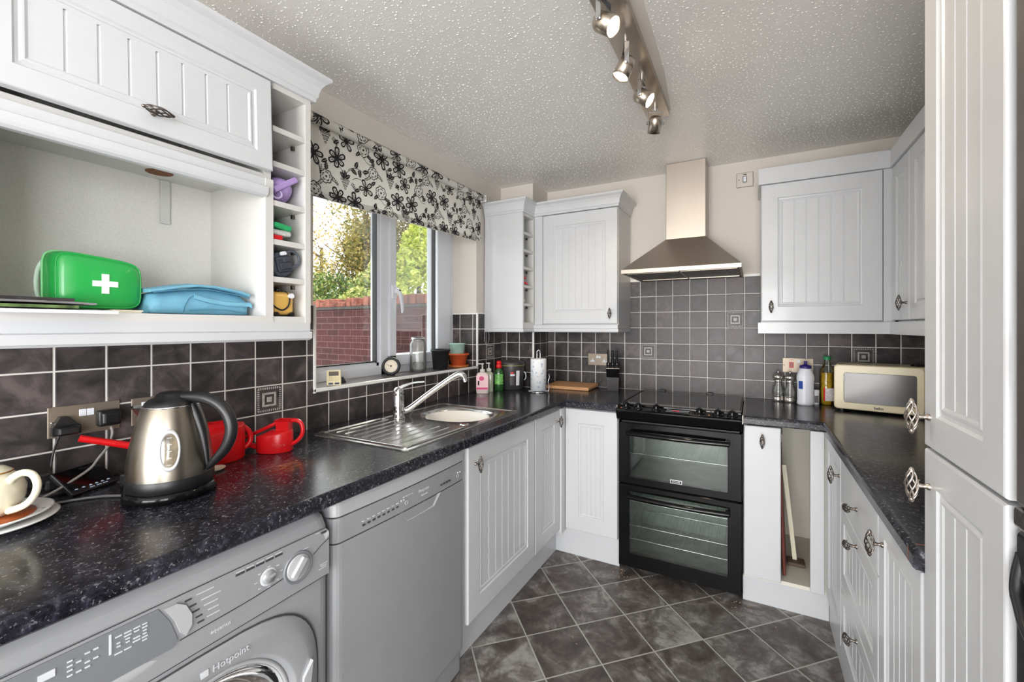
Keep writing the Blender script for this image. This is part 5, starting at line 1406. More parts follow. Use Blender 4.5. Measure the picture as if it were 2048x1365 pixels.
mb = MB().tube([((.17), y + (.002 if y > .4265 else -.002), z + (.002 if z > 1.372 else -.001)) for _, y, z in mid] + [((.17), mid[0][1] + .002, mid[0][2])], .0025, 6)
obj('zip', mb, mat('pale_green_zip', srgb(140, 214, 150), .5), t)
obj('piping', MB().tube([(.214, y, z) for _, y, z in shrink(rg[-1], 1.012, 0)] + [(.214, shrink(rg[-1], 1.012, 0)[0][1], shrink(rg[-1], 1.012, 0)[0][2])], .002, 6), M['greenpvc'], t)
obj('carry_loop', MB().tube([(.165, .347, 1.42), (.168, .338, 1.40), (.17, .334, 1.37), (.168, .337, 1.34), (.165, .347, 1.32)], .003, 8, sx=1.4), mat('clear_pvc_loop', srgb(206, 226, 208), .3), t)
obj('cross', MB().prism([(.4245, 1.3475), (.4375, 1.3475), (.4375, 1.3635), (.4535, 1.3635), (.4535, 1.3765), (.4375, 1.3765), (.4375, 1.3925), (.4245, 1.3925), (.4245, 1.3765), (.4085, 1.3765), (.4085, 1.3635), (.4245, 1.3635)], .2250, .2275, 'x'), mat('white_cross', srgb(240, 244, 244), .5), t)

M['bluefab'] = mat('pale_blue_nylon', srgb(118, 178, 204), .62, var=.06, vs=30, bump=.3, bs=300)
t = thing('cool_bag', 'pale blue fabric cool bag folded flat beside the green bag', 'bag', (.2, .625, 1.302))
def blob(y, zt_, xw, x0): # ring across the bag at position y
    return [(x0, y, 1.304), (x0 - .004, y, 1.304 + (zt_ - 1.304) * .5), (x0 + .012, y, zt_ - .004), (x0 + xw * .5, y, zt_ + .002), (x0 + xw - .012, y, zt_ - .003), (x0 + xw + .003, y, 1.304 + (zt_ - 1.304) * .55), (x0 + xw, y, 1.306), (x0 + xw * .5, y, 1.303)]
ys = [.508, .514, .53, .56, .60, .64, .68, .72, .738, .743]
zs = [1.33, 1.352, 1.358, 1.366, 1.372, 1.374, 1.369, 1.362, 1.352, 1.335]
obj('body', MB().loft([blob(y, z, .11 if .51 < y < .74 else .09, .135 if .51 < y < .74 else .145) for y, z in zip(ys, zs)]), M['bluefab'], t)
def flap(y, z, x0, x1): return [(x0, y, z), (x0, y, z + .004), ((x0 + x1) / 2, y, z + .009), (x1, y, z + .004), (x1 + .004, y, z), (x1, y, z - .003)]
obj('top_flap', MB().loft([flap(y, z, .14, .253) for y, z in zip([.506, .53, .57, .61, .65, .69, .72, .742], [1.358, 1.363, 1.373, 1.379, 1.379, 1.374, 1.369, 1.362])]), M['bluefab'], t)
obj('zip', MB().tube([(.2565, y, z) for y, z in zip([.51, .54, .59, .63, .67, .71, .74], [1.355, 1.361, 1.369, 1.371, 1.366, 1.360, 1.354])], .0018, 6), mat('darker_blue_zip', srgb(70, 128, 158), .6), t)
obj('seam', MB().tube([(.2495, .575, 1.309), (.251, .58, 1.33), (.2512, .59, 1.347), (.2505, .60, 1.354)], .0012, 5).tube([(.2495, .59, 1.314), (.252, .64, 1.318), (.252, .69, 1.316), (.25, .735, 1.308)], .0014, 5), mat('blue_seam', srgb(84, 142, 170), .6), t)
obj('strap', MB().loft([[(x_, y, z + dz) for x_, dz in ((.249, .0), (.2535, .001), (.2535, .013), (.249, .014))] for y, z in zip([.60, .64, .68, .715, .742, .748], [1.344, 1.334, 1.328, 1.327, 1.329, 1.324])]), M['bluefab'], t)

# papers and magazines hanging over the shelf edge
mcov = [mat('magazine_dark_cover', srgb(70, 66, 66), .4, var=.5, vs=22), mat('magazine_green_cover', srgb(84, 104, 62), .4, var=.7, vs=40), mat('magazine_grey_cover', srgb(128, 126, 128), .4, var=.3, vs=30)]
def sheet(x0, x1, y0, y1, z, th, sag0, sag1, rot=0):
    """a floppy stack of paper: z height, edges droop towards +x and +y"""
    mb = MB(); n = 8; rings = []
    for i in range(n + 1):
        u = i / n; y = y0 + (y1 - y0) * u; dz = -sag1 * u ** 3
        rings.append([(x0, y, z + dz), (x0 + (x1 - x0) * .6, y, z + dz - sag0 * .2), (x1, y + .0, z + dz - sag0), (x1, y, z + dz - sag0 + th), (x0 + (x1 - x0) * .6, y, z + dz + th - sag0 * .2), (x0, y, z + dz + th)])
    return mb.loft(rings, T(.2, .3, 0) @ RZ(rot) @ T(-.2, -.3, 0), smooth=False)
for nm, lab, cat, args, m_ in (
    ('paper_sheets', 'loose white papers lying lowest, hanging over the shelf edge', 'paper', (.10, .36, .222, .405, 1.3038, .0065, .006, .0, .03), M['paper']),
    ('magazine', 'green-covered magazine between the white papers and the grey ones', 'magazine', (.13, .345, .222, .345, 1.3118, .006, .004, .0, .05), mcov[1]),
    ('magazine', 'thin grey magazine under the dark one at the top of the pile', 'magazine', (.14, .325, .222, .385, 1.3188, .004, .0, .002, .0), mcov[2]),
    ('magazine', 'dark magazine topmost on the pile of papers', 'magazine', (.12, .30, .222, .355, 1.3238, .0065, .0, .0, .04), mcov[0])):
    o = obj(nm, sheet(*args), m_); props(o, lab, cat)
o = obj('folded_leaflet', MB().rbox(.19, .415, 1.3025, .29, .475, 1.3055, .001).rbox(.2, .425, 1.3057, .285, .48, 1.3095, .001), [mat('leaflet_paper', srgb(232, 226, 208), .6, var=.12, vs=60)]); props(o, 'small pale folded leaflets in front of the green bag', 'leaflet')

# ================================================================== IN THE LEFT PIGEONHOLES
M['lilac'] = mat('lilac_plastic', srgb(176, 150, 208), .4, var=.03)
t = thing('plastic_bottle', 'lilac plastic bottle lying in a pigeonhole of the left rack', 'bottle', (.22, .835, 1.648))
A = T(.215, .832, 1.693) @ RX(.12) @ RY(-.15)
obj('body', MB().sphere((0, 0, 0), .075, .046, .042, A, 24, 14), M['lilac'], t)
obj('strap', MB().rbox(.058, -.044, -.006, .078, .048, .012, .004, 2, A @ RX(.5)), M['lilac'], t)
obj('spout_ring', MB().tube([(.062 + .004 * math.cos(q), -.028 + .013 * math.cos(q), -.027 + .013 * math.sin(q)) for q in [2 * PI * i / 16 for i in range(17)]], .003, 8, A), mat('pale_lilac', srgb(206, 190, 228), .4), t)
o = obj('green_packet', MB().rbox(.14, .787, 1.566, .298, .842, 1.582, .004, 2, T(.2, .815, 1.56) @ RX(-.12) @ T(-.2, -.815, -1.56)), mat('green_packaging', srgb(36, 160, 96), .35)); props(o, 'flat green packet on top of clear wrapping in the left rack', 'packet')
o = obj('clear_wrapping', MB().rbox(.15, .785, 1.5475, .29, .848, 1.565, .006, 2), mat('crumpled_clear_film', srgb(204, 206, 204), .2, var=.2, vs=90, bump=.8, bs=90)); props(o, 'crumpled clear plastic pack below the green packet', 'wrapping')
o = obj('red_packet', MB().rbox(.2, .785, 1.5315, .294, .818, 1.5465, .004, 2), M['red']); props(o, 'small red packet at the bottom of the green packet pile', 'packet')
gp = mat('slate_grey_plastic', srgb(82, 88, 100), .35, var=.04)
t = thing('travel_flask', 'slate grey flask with a ring handle lying in the left rack', 'flask', (.22, .835, 1.422))
A = T(.22, .825, 1.462) @ RX(.25)
obj('body', MB().lathe([(.0, -.09), (.034, -.088), (.038, -.08), (.038, .05), (.034, .06), (.0, .062)], A @ RY(PI / 2), 28), gp, t)
obj('lid', MB().rbox(.062, -.026, -.024, .072, .026, .024, .006, 2, A).rbox(.071, -.018, -.016, .076, .016, .004, .003, 2, A).rbox(.071, -.004, .004, .077, .022, .02, .003, 2, A), mat('dark_slate_lid', srgb(58, 62, 72), .35), t)
obj('ring_handle', MB().tube([(.066, .030 + .024 * math.cos(q), .012 + .024 * math.sin(q)) for q in [-1.9 + 4.4 * i / 16 for i in range(17)]], .004, 8, A), gp, t)
obj('catch', MB().rbox(.062, -.006, .026, .074, .014, .038, .004, 2, A), M['upvc'], t)
t = thing('toy_case', 'small mustard-yellow case with a dark strap at the bottom of the left rack', 'case', (.22, .835, 1.3025))
yl = mat('mustard_plastic', srgb(222, 178, 92), .3, var=.06)
obj('body', MB().rbox(.14, .787, 1.308, .285, .862, 1.378, .016, 4, smooth=True), yl, t)
obj('cap', MB().cyl((.285, .846, 1.366), (.294, .846, 1.366), .008, 14), M['upvc'], t)
obj('strap', MB().tube([(.287, .786, 1.34), (.288, .80, 1.328), (.288, .82, 1.322), (.288, .838, 1.336), (.287, .842, 1.362), (.27, .84, 1.38)], .0025, 6), M['blackplastic'], t)
obj('wheel', MB().cyl((.29, .85, 1.309), (.27, .85, 1.309), .007, 12), M['blackplastic'], t)
obj('wheel', MB().cyl((.29, .80, 1.309), (.27, .80, 1.309), .007, 12), M['blackplastic'], t)
obj('carry_knob', MB().sphere((.27, .815, 1.383), .008, .008, .006, seg=12, n=8), M['blackplastic'], t)
# right-hand rack contents
o = obj('red_ribbon_roll', MB().tube([(.262, 2.42, 1.548), (.268, 2.445, 1.553), (.27, 2.47, 1.545)], [.006, .007, .005], 10).tube([(.262, 2.41, 1.582), (.268, 2.44, 1.586), (.268, 2.452, 1.578)], [.005, .007, .004], 10).tube([(.262, 2.415, 1.548), (.258, 2.412, 1.565), (.262, 2.412, 1.582)], .005, 8), M['red']); props(o, 'small red plastic clip in the corner pigeonhole rack', 'clip')
o = obj('shell_ornament', MB().sphere((.25, 2.44, 1.437), .018, .026, .016, seg=16, n=10).sphere((.25, 2.43, 1.461), .012, .016, .014, seg=14, n=8).sphere((.25, 2.425, 1.484), .008, .01, .012, seg=12, n=8), mat('pale_pink_shell', srgb(222, 204, 186), .5, var=.1, vs=60)); props(o, 'pale shell-like ornament in the corner pigeonhole rack', 'ornament')

# ================================================================== ON THE WINDOW SILL
SZ = ZW0 + .0085
t = thing('kitchen_timer', 'cream digital kitchen timer propped at the left end of the sill', 'timer', (-.05, 1.245, SZ))
A = T(-.035, 1.222, SZ + .001) @ RZ(TH + .42) @ RX(-.28)
obj('casing', MB().rbox(0, -.005, 0, .058, .008, .068, .006, 3, A), M['creampaint'], t)
obj('screen', MB().rbox(.010, -.0062, .042, .048, -.003, .060, .001, 1, A), mat('lcd_grey', srgb(92, 84, 76), .25), t)
mb = MB()
for r_ in range(2):
    for i in range(5): mb.rbox(.011 + i * .008, -.0068, .021 + r_ * .009, .016 + i * .008, -.004, .026 + r_ * .009, .0008, 1, A)
obj('keypad', mb, mat('yellow_keys', srgb(206, 190, 140), .5), t)
obj('button', MB().rbox(.008, -.0085, .005, .026, -.004, .012, .002, 2, A), mat('navy_button', srgb(52, 62, 92), .4), t)
obj('button', MB().rbox(.032, -.0085, .005, .05, -.004, .012, .002, 2, A), mat('navy_button_b', srgb(52, 62, 92), .4), t)
o = obj('rubber_stopper', MB().lathe([(.022, 0), (.022, .004), (.014, .022), (.010, .026), (0, .027)], T(-.085, 1.335, SZ), 20), M['blackplastic']); props(o, 'small black rubber cone beside the kitchen timer', 'stopper')
t = thing('dial_thermometer', 'round dial thermometer in a thick black ring on the sill', 'thermometer', (-.1, 1.655, SZ))
A = T(-.098, 1.655, SZ + .048) @ RZ(TH + .25) @ RX(PI / 2 - .15)
obj('casing', MB().lathe([(.03, -.022), (.042, -.018), (.0475, -.006), (.0475, .006), (.043, .012), (.033, .013), (.032, .006)], A, 40, cap1=False), M['blackmatt'], t)
obj('dial_face', MB().lathe([(.0325, .006), (0, .0062)], A, 32, cap0=False), mat('cream_dial', srgb(226, 214, 194), .4), t)
mb = MB()
for i in range(20):
    q = 2 * PI * i / 20; mb.box(.025, -.0005, .0064, .029, .0005, .0068, A @ Matrix.Rotation(q, 4, 'Z'))
mb.box(-.004, -.0009, .008, .022, .0009, .0085, A @ Matrix.Rotation(2.75, 4, 'Z')).lathe([(.004, .0065), (.004, .009), (0, .0095)], A, 12)
obj('needle', mb, M['blackplastic'], t)
obj('foot', MB().rbox(-.113, 1.64, SZ, -.083, 1.67, SZ + .006, .002), M['blackmatt'], t)
t = thing('glass_jar', 'tall empty glass jar without lid on the window sill', 'jar', (-.115, 1.878, SZ))
A = T(-.115, 1.878, SZ + .0005)
obj('vessel', MB().lathe([(.038, .0), (.044, .004), (.046, .015), (.046, .145), (.043, .158), (.036, .168), (.0345, .172), (.0345, .187), (.0375, .188), (.0375, .178), (.0365, .194), (.034, .195), (.033, .17), (.043, .155), (.0435, .02), (.04, .006), (0, .005)], A, 36), M['jarglass'], t)
obj('water', MB().lathe([(.0425, .006), (.0432, .02), (.0432, .05), (0, .05)], A, 30), glass('cloudy_water', (.78, .80, .78, 1), .08, 1.35), t)
def pot(name, label, cat, x, y, z, r0, r1, h, rim, rimh, m, seg=36, tilt=0):
    t = thing(name, label, cat, (x, y, z))
    A = T(x, y, z) @ RX(tilt)
    obj('vessel', MB().lathe([(r0 * .9, 0), (r0, .003), (r1 - .002, h - rimh), (rim, h - rimh), (rim, h), (rim - .004, h), (r1 - .006, h - rimh), (r0 - .004, .008), (0, .008)], A, seg), m, t)
    return t
pot('plant_pot', 'empty black plastic plant pot on the window sill', 'plant pot', -.09, 2.045, SZ + .0005, .043, .054, .118, .058, .012, M['blackmatt'])
terr = mat('terracotta', srgb(196, 84, 42), .55, var=.08)
o = obj('pot_saucer', MB().lathe([(.058, 0), (.060, .002), (.066, .012), (.064, .013), (.058, .004), (0, .004)], T(-.082, 2.213, SZ + .0005), 36), mat('orange_saucer', srgb(204, 112, 52), .5)); props(o, 'orange saucer under the terracotta pot on the sill', 'saucer')
pot('plant_pot', 'terracotta-coloured pot on an orange saucer at the end of the sill', 'plant pot', -.082, 2.213, SZ + .006, .044, .060, .080, .0675, .012, terr)
pot('plant_pot', 'pale mint pot nested inside the terracotta pot', 'plant pot', -.086, 2.205, SZ + .050, .042, .054, .098, .0555, .004, mat('mint_glaze', srgb(176, 214, 200), .25, coat=.4))

# ================================================================== CORNER OF THE LEFT WORKTOP
def bottle_box(A, w, d_, h, r=.012, neck=.012, sh=.02):
    rr_ = lambda k, z: [(w / 2 * k * math.copysign(abs(math.cos(q)) ** .5, math.cos(q)), d_ / 2 * k * math.copysign(abs(math.sin(q)) ** .5, math.sin(q)), z) for q in [2 * PI * i / 28 for i in range(28)]]
    return MB().loft([rr_(.92, 0), rr_(1, .006), rr_(1, h - sh), rr_(.9, h - sh * .4), rr_(.5, h), rr_(.34, h + .002)], A)
def pump(A, h, m, t, r=.009, ex=1.0):
    obj('pump', MB().lathe([(.014, h), (.016, h + .004), (.016, h + .016), (.009, h + .019), (.0045, h + .022), (.0045, h + .045), (.009, h + .047), (.009, h + .053), (.003, h + .055)], A, 20).rbox(-.030 * ex, -.005, h + .047, .008, .005, h + .054, .002, 2, A), m, t)
clearpump = mat('frosted_pump', srgb(208, 206, 200), .3)
t = thing('soap_bottle', 'pink-labelled hand soap pump bottle at the wall by the tap', 'soap bottle', (.088, 2.228, WT))
A = T(.088, 2.228, WT + .0005) @ RZ(TH)
obj('bottle', bottle_box(A, .076, .042, .128), mat('pale_pink_soap', srgb(226, 208, 204), .15, coat=.4), t)
pump(A, .129, clearpump, t)
obj('label', MB().rbox(-.036, -.0232, .022, .036, -.0208, .112, .001, 1, A), mat('pink_label', srgb(246, 204, 210), .5), t)
obj('label_marks', MB().lathe([(.014, 0), (0, .0004)], A @ T(-.004, -.0234, .092) @ RX(PI / 2), 20, sx=1.1).box(-.034, -.0237, .026, .034, -.0232, .038, A), mat('deep_pink_print', srgb(214, 70, 124), .5), t)
obj('cat_silhouette', MB().rbox(-.026, -.0238, .052, -.018, -.0232, .078, .002, 1, A), M['dark'], t)
t = thing('soap_bottle', 'clear hand soap pump bottle tucked behind the pink one', 'soap bottle', (.085, 2.305, WT))
A = T(.085, 2.305, WT + .0005) @ RZ(TH)
obj('bottle', bottle_box(A, .056, .04, .125), mat('pale_green_liquid', srgb(176, 180, 160), .12, coat=.5), t)
pump(A, .127, clearpump, t, ex=.6)
t = thing('washing_up_liquid', 'green washing-up liquid bottle with a red cap', 'bottle', (.122, 2.372, WT))
A = T(.118, 2.372, WT + .0005) @ RZ(TH)
obj('bottle', MB().lathe([(.026, 0), (.029, .004), (.030, .05), (.026, .08), (.028, .10), (.026, .125), (.014, .14), (.012, .144)], A, 28, sy=.72), mat('green_liquid', srgb(40, 84, 40), .12, coat=.5), t)
obj('label', MB().lathe([(.0302, .042), (.0296, .05), (.0266, .08), (.0284, .1), (.0282, .105)], A, 28, sy=.74, cap0=False, cap1=False), mat('green_label', srgb(120, 190, 96), .4, var=.5, vs=90), t)
obj('cap', MB().lathe([(.014, .142), (.019, .146), (.019, .160), (.014, .166), (.014, .172), (.017, .174), (.015, .186), (.006, .19), (0, .191)], A, 22, sy=.85), M['red'], t)
t = thing('food_waste_caddy', 'dark grey lidded food waste caddy in the corner of the worktop', 'bin', (.150, 2.488, WT))
A = T(.150, 2.488, WT + .0005) @ RZ(TH)
cg = mat('charcoal_bin_plastic', srgb(64, 63, 63), .38, var=.03)
obj('tub', MB().lathe([(.066, 0), (.070, .004), (.079, .150), (.079, .156)], A, 44), cg, t)
obj('lid', MB().lathe([(.083, .158), (.084, .166), (.081, .176), (.074, .181), (.068, .180), (0, .178)], A, 44), cg, t)
obj('liner_edge', MB().lathe([(.0835, .1545), (.0845, .156), (.0835, .1578), (.079, .1578), (.079, .1545)], A, 44, cap0=False, cap1=False), mat('lime_liner', srgb(176, 178, 96), .5), t)
def wrap(A, r, a0, a1, z0, z1, taper=.0, n=8):
    mb = MB()
    for i in range(n):
        q0 = a0 + (a1 - a0) * i / n; q1 = a0 + (a1 - a0) * (i + 1) / n
        mb.add([(r * math.cos(q0), r * math.sin(q0), z0), (r * math.cos(q1), r * math.sin(q1), z0), ((r + taper) * math.cos(q1), (r + taper) * math.sin(q1), z1), ((r + taper) * math.cos(q0), (r + taper) * math.sin(q0), z1)], [(0, 1, 2, 3)], A)
    return mb
obj('label', wrap(A, .0755, -1.74, -1.24, .032, .118, .0045), mat('dark_label', srgb(60, 56, 54), .4, var=.5, vs=120), t, fixn=False)
obj('label_stripe', wrap(A, .0800, -1.70, -1.34, .092, .103, .0008), M['paper'], t, fixn=False)
obj('brand_patch', wrap(A, .0806, -1.66, -1.42, .105, .116, .0006), M['red'], t, fixn=False)
obj('white_tag', wrap(A, .0765, -1.22, -.92, .03, .125, .005), M['paper'], t, fixn=False)
obj('handle', MB().tube([(.078, -.02, .115), (.088, -.024, .10), (.090, -.024, .075), (.080, -.021, .06)], .0035, 8, A), M['upvc'], t)
t = thing('kitchen_roll', 'roll of blue-printed kitchen paper standing near the corner', 'kitchen roll', (.360, 2.452, WT + .008))
A = T(.360, 2.452, WT) @ RZ(TH)
kr_ = NT('printed_kitchen_paper'); v_ = kr_.vor(kr_.scale(kr_.pos(), 1, 1, 1.1), 42); n_ = kr_.noise(kr_.pos(), 90, 3)
kr_.set(color=kr_.mix(kr_.math('MULTIPLY', kr_.ramp(v_, [(.2, .7), (.42, 0.0)]), kr_.ramp(n_, [(.42, 0.0), (.55, 1.0)])), srgb(236, 238, 240), srgb(120, 150, 196)), rough=.85, normal=kr_.bump(kr_.vor(kr_.pos(), 160), .3, .002))
obj('paper', MB().lathe([(.020, .009), (.050, .009), (.050, .205), (.049, .207), (.020, .207), (.020, .009)], A, 44, cap0=False, cap1=False), kr_.m, t)
obj('core', MB().lathe([(.0202, .010), (.0202, .2065)], A, 24, cap0=False, cap1=False), mat('cardboard', srgb(176, 148, 112), .8), t)
mb = MB().tube([(.064 * math.cos(q), .064 * math.sin(q), .0035) for q in [2 * PI * i / 32 for i in range(33)]], .003, 8, A)
mb.tube([(-.01, 0, .004), (-.01, 0, .235), (-.008, 0, .25), (0, 0, .262), (.008, 0, .25), (.01, 0, .235), (.01, 0, .004)], .0028, 8, A).tube([(-.062, 0, .0035), (.062, 0, .0035)], .0028, 8, A)
mb.tube([(.062, .0, .004), (.066, 0, .03), (.060, 0, .06), (.068, 0, .09), (.064, 0, .11)], .0025, 8, A)
o = obj('roll_holder', mb, M['chrome'], loc=(.360, 2.452, WT)); props(o, 'chrome wire holder inside the kitchen roll', 'kitchen roll holder')
t_ = NT('chopping_board_wood'); n_ = t_.noise(t_.scale(t_.pos(), 2.5, 40, 10), 1.5, 5, .6, .5)
t_.set(color=t_.ramp(n_, [(.3, srgb(198, 142, 96)), (.6, srgb(224, 174, 126)), (.8, srgb(178, 120, 78))]), rough=.5)
o = obj('chopping_board', MB().rbox(0, 0, 0, .30, .215, .021, .004, 2, T(.335, 2.60, WT + .001) @ RZ(.015) @ RX(.03)), t_.m); props(o, 'pale wooden chopping board lying beside the kitchen roll', 'chopping board')
t = thing('knife_block', 'black knife block near the left side of the cooker', 'knife block', (.765, 2.72, WT))
A = T(.733, 2.680, WT + .001) @ RZ(.30) @ Matrix.Diagonal((1.15, 1, 1.04, 1))
mb = MB().loft([[(0, 0, 0), (.060, 0, 0), (.060, .085, 0), (0, .085, 0)], [(-.004, -.008, .085), (.062, -.008, .085), (.062, .078, .085), (-.004, .078, .085)], [(-.006, -.018, .138), (.062, -.018, .138), (.062, .060, .168), (-.006, .060, .168)]], A, smooth=False)
obj('block', mb, M['knife'], t)
obj('front_plate', MB().add([(-.0045, -.0092, .083), (.0625, -.0092, .083), (.0625, -.0195, .136), (-.0065, -.0195, .136)], [(0, 1, 2, 3)], A), M['black'], t, fixn=False)
obj('top_edge', MB().cyl((-.007, -.0185, .138), (.063, -.0185, .138), .0016, 8, M=A), M['nickel'], t)
for i, (u, v, h, la) in enumerate(((.006, .0, .115, 'leftmost'), (.028, .0, .112, 'middle'), (.051, .002, .108, 'rightmost'))):
    k = thing('knife', la + ' black-handled knife standing in the knife block', 'knife', (A @ Vector((u, v, .14))), 'knives in the block')
    dirn = Vector((0, -.10 + .0 * i, 1)).normalized()
    B_ = A @ T(u, v, .146) @ RX(.10)
    mb = MB(); hs = [(-.002, .009), (.012, .011), (.03, .0125), (.05, .0135), (.07, .0125), (.088, .012), (.1, .009), (h - .008, .003)]
    mb.loft([[(w_ * .55 * math.cos(q), w_ * 1.15 * math.sin(q) + .004 * math.sin(z * 40), z) for q in [2 * PI * j / 12 for j in range(12)]] for z, w_ in hs], B_)
    obj('handle', mb, M['blackplastic'], k)
    obj('blade', MB().box(-.001, -.012, -.10, .001, .010, -.001, B_), M['chrome'], k)
    obj('rivet', MB().cyl((0, -.013, .02), (0, -.0118, .02), .0022, 8, M=B_), M['chrome'], k)

# ================================================================== RIGHT WORKTOP
M['millsteel'] = mat('satin_mill_steel', srgb(206, 200, 194), .26, .9, var=.02)
for x, y, lab in ((1.668, 2.758, 'left one of the pair of steel and clear pepper mills'), (1.722, 2.744, 'right one of the two steel mills, next to the white bottle')):
    t = thing('pepper_mill', lab, 'pepper mill', (x, y, WT), 'steel mills beside the cooker')
    A = T(x, y, WT + .0005)
    obj('base', MB().lathe([(.026, 0), (.0275, .002), (.0275, .022), (.025, .024), (.027, .026), (.027, .032)], A, 30), M['millsteel'], t)
    obj('chamber', MB().lathe([(.025, .0325), (.029, .045), (.0285, .06), (.023, .08), (.0165, .095), (.0165, .104)], A, 28, cap0=False, cap1=False), M['acrylic'], t)
    obj('shaft', MB().cyl((0, 0, .03), (0, 0, .11), .0042, 10, M=A), M['millsteel'], t)
    obj('head', MB().lathe([(.0165, .1045), (.019, .106), (.019, .112), (.015, .116), (.0245, .122), (.027, .132), (.024, .142), (.012, .15), (.004, .153), (.0052, .16), (.0035, .166), (0, .167)], A, 30), M['millsteel'], t)
t = thing('bleach_bottle', 'white plastic bottle with a dark blue cap beside the mills', 'bottle', (1.787, 2.690, WT))
A = T(1.787, 2.690, WT + .0005) @ RZ(TH)
obj('bottle', MB().lathe([(.034, 0), (.039, .004), (.0405, .012), (.038, .02), (.0385, .05), (.0385, .11), (.0415, .14), (.0395, .155), (.029, .185), (.0265, .190)], A, 36, sy=.85), mat('white_bottle_plastic', srgb(226, 228, 236), .35, var=.01), t)
obj('cap', MB().lathe([(.026, .190), (.0265, .192), (.0265, .203), (.02, .206), (.008, .209), (.0065, .22), (.008, .223), (.008, .227), (0, .228)], A, 26), mat('navy_cap', srgb(44, 34, 112), .35), t)
obj('label', wrap(A, .0392, -3.0, -2.45, .085, .125, .0006).add([(.0385, -.01, .03), (.0385, -.004, .03), (.0395, -.004, .11), (.0395, -.01, .11)], [(0, 1, 2, 3)], A), mat('royal_blue_label', srgb(40, 74, 160), .4), t, fixn=False)
t = thing('lidded_pot', 'tiny white lidded pot between the white bottle and the oil', 'pot', (1.832, 2.748, WT))
A = T(1.832, 2.742, WT + .0005) @ RZ(TH)
obj('pot', MB().lathe([(.0195, 0), (.0205, .002), (.0205, .055), (.0195, .057)], A, 28), M['paper'], t)
obj('lid', MB().lathe([(.021, .0575), (.0215, .060), (.0215, .073), (.019, .076), (0, .0765)], A, 28), M['upvc'], t)
obj('label', wrap(A, .0208, -2.2, -1.2, .010, .046, 0).add([], []), mat('text_label', srgb(120, 120, 124), .5, var=.6, vs=200), t, fixn=False)
t = thing('oil_bottle', 'half-full clear bottle of yellow cooking oil beside the microwave', 'bottle', (1.888, 2.762, WT))
A = T(1.888, 2.760, WT + .0005) @ RZ(TH)
bot = [(.031, 0), (.034, .004), (.034, .085), (.0325, .09), (.034, .10), (.034, .165), (.030, .185), (.018, .205), (.0125, .22), (.012, .236)]
obj('bottle', MB().lathe(bot, A, 32, sy=.9, cap1=False), M['clear'], t)
M['goldoil'] = mat('golden_oil_fill', srgb(186, 150, 34), .12, var=.25, vs=50, coat=.5)
obj('oil', MB().lathe([(r - .0015 if r > .02 else r - .001, z + .001) for r, z in bot[:6]] + [(.0, .166)], A, 30, sy=.89), M['goldoil'], t)
obj('label', wrap(A, .0346, -2.5, -.3, .022, .088, 0, 12), mat('oil_label', srgb(206, 200, 204), .5, var=.3, vs=150), t, fixn=False)
obj('label_edge', wrap(A, .0348, -2.62, -2.42, .022, .09, 0, 4), M['red'], t, fixn=False)
obj('cap', MB().lathe([(.014, .232), (.0145, .234), (.0145, .247), (.010, .252), (0, .2525)], A, 24).lathe([(.019, .247), (.019, .2505), (0, .251)], A, 20), mat('green_cap', srgb(34, 138, 84), .4), t)

# microwave
t = thing('microwave', 'cream microwave oven with a dark door at the right of the worktop', 'microwave', (2.12, 2.62, WT))
A = T(1.893, 2.578, WT + .012) @ RZ(-.205)
MW, MH, MD = .44, .212, .235
obj('body', MB().rbox(0, .016, 0, MW, MD, MH, .012, 3, A), M['creampaint'], t)
fr_ = MB()
def rrz(x0, z0, x1, z1, r, y, n=6):
    return [(p[0], y, p[1]) for p in [(a, b) for a, b, _ in rr(x0, z0, x1, z1, r, 0, n)]]
fr_.loft([rrz(0, 0, .325, MH, .016, .0155), rrz(0, 0, .325, MH, .016, .004), rrz(.004, .004, .321, MH - .004, .016, 0), rrz(.038, .032, .30, .176, .01, .0), rrz(.040, .034, .298, .174, .009, .006)], A, smooth=False, cap0=False, cap1=False)
dr = obj('door', fr_, M['creampaint'], t)
dw = NT('microwave_door_glass'); X_ = dw.xyz(dw.pos())
h_ = dw.math('MULTIPLY', dw.math('SINE', dw.math('MULTIPLY', X_[0], 1500)), dw.math('SINE', dw.math('MULTIPLY', X_[2], 1500)))
dw.set(color=dw.ramp(h_, [(.3, srgb(78, 75, 74)), (.7, srgb(46, 44, 44))]), rough=.16, spec=.5)
obj('door_window', MB().rbox(.039, .0035, .033, .299, .008, .175, .001, 1, A), dw.m, dr)
obj('control_panel', MB().rbox(.329, .003, 0, MW, .016, MH, .008, 2, A), M['blackplastic'], t)
obj('door_pull', MB().rbox(.3265, -.018, .03, .342, .004, .185, .005, 3, A), M['chrome'], t)
obj('vents', MB().box(.04, .06, MH - .0005, .10, .075, MH + .0006, A).box(.12, .06, MH - .0005, .18, .075, MH + .0006, A), M['socketmetal'], t)
obj('feet', MB().cyl((.03, .04, -.0115), (.03, .04, 0), .012, 12, M=A).cyl((.41, .04, -.0115), (.41, .04, 0), .012, 12, M=A).cyl((.03, .2, -.0115), (.03, .2, 0), .012, 12, M=A).cyl((.41, .2, -.0115), (.41, .2, 0), .012, 12, M=A), M['blackplastic'], t)
text('brand_lettering', 'beko', .017, A @ T(.168, -.0006, .016) @ RX(PI / 2), M['printdark'], dr, bold=.0004)
o = obj('remote_lead', MB().tube([(2.19, 2.62, 1.092), (2.22, 2.63, 1.094), (2.26, 2.62, 1.092), (2.30, 2.61, 1.092)], .004, 8).rbox(2.20, 2.60, 1.0895, 2.235, 2.63, 1.099, .004, 2), M['blackplastic']); props(o, 'small black clip lying on top of the microwave', 'clip')
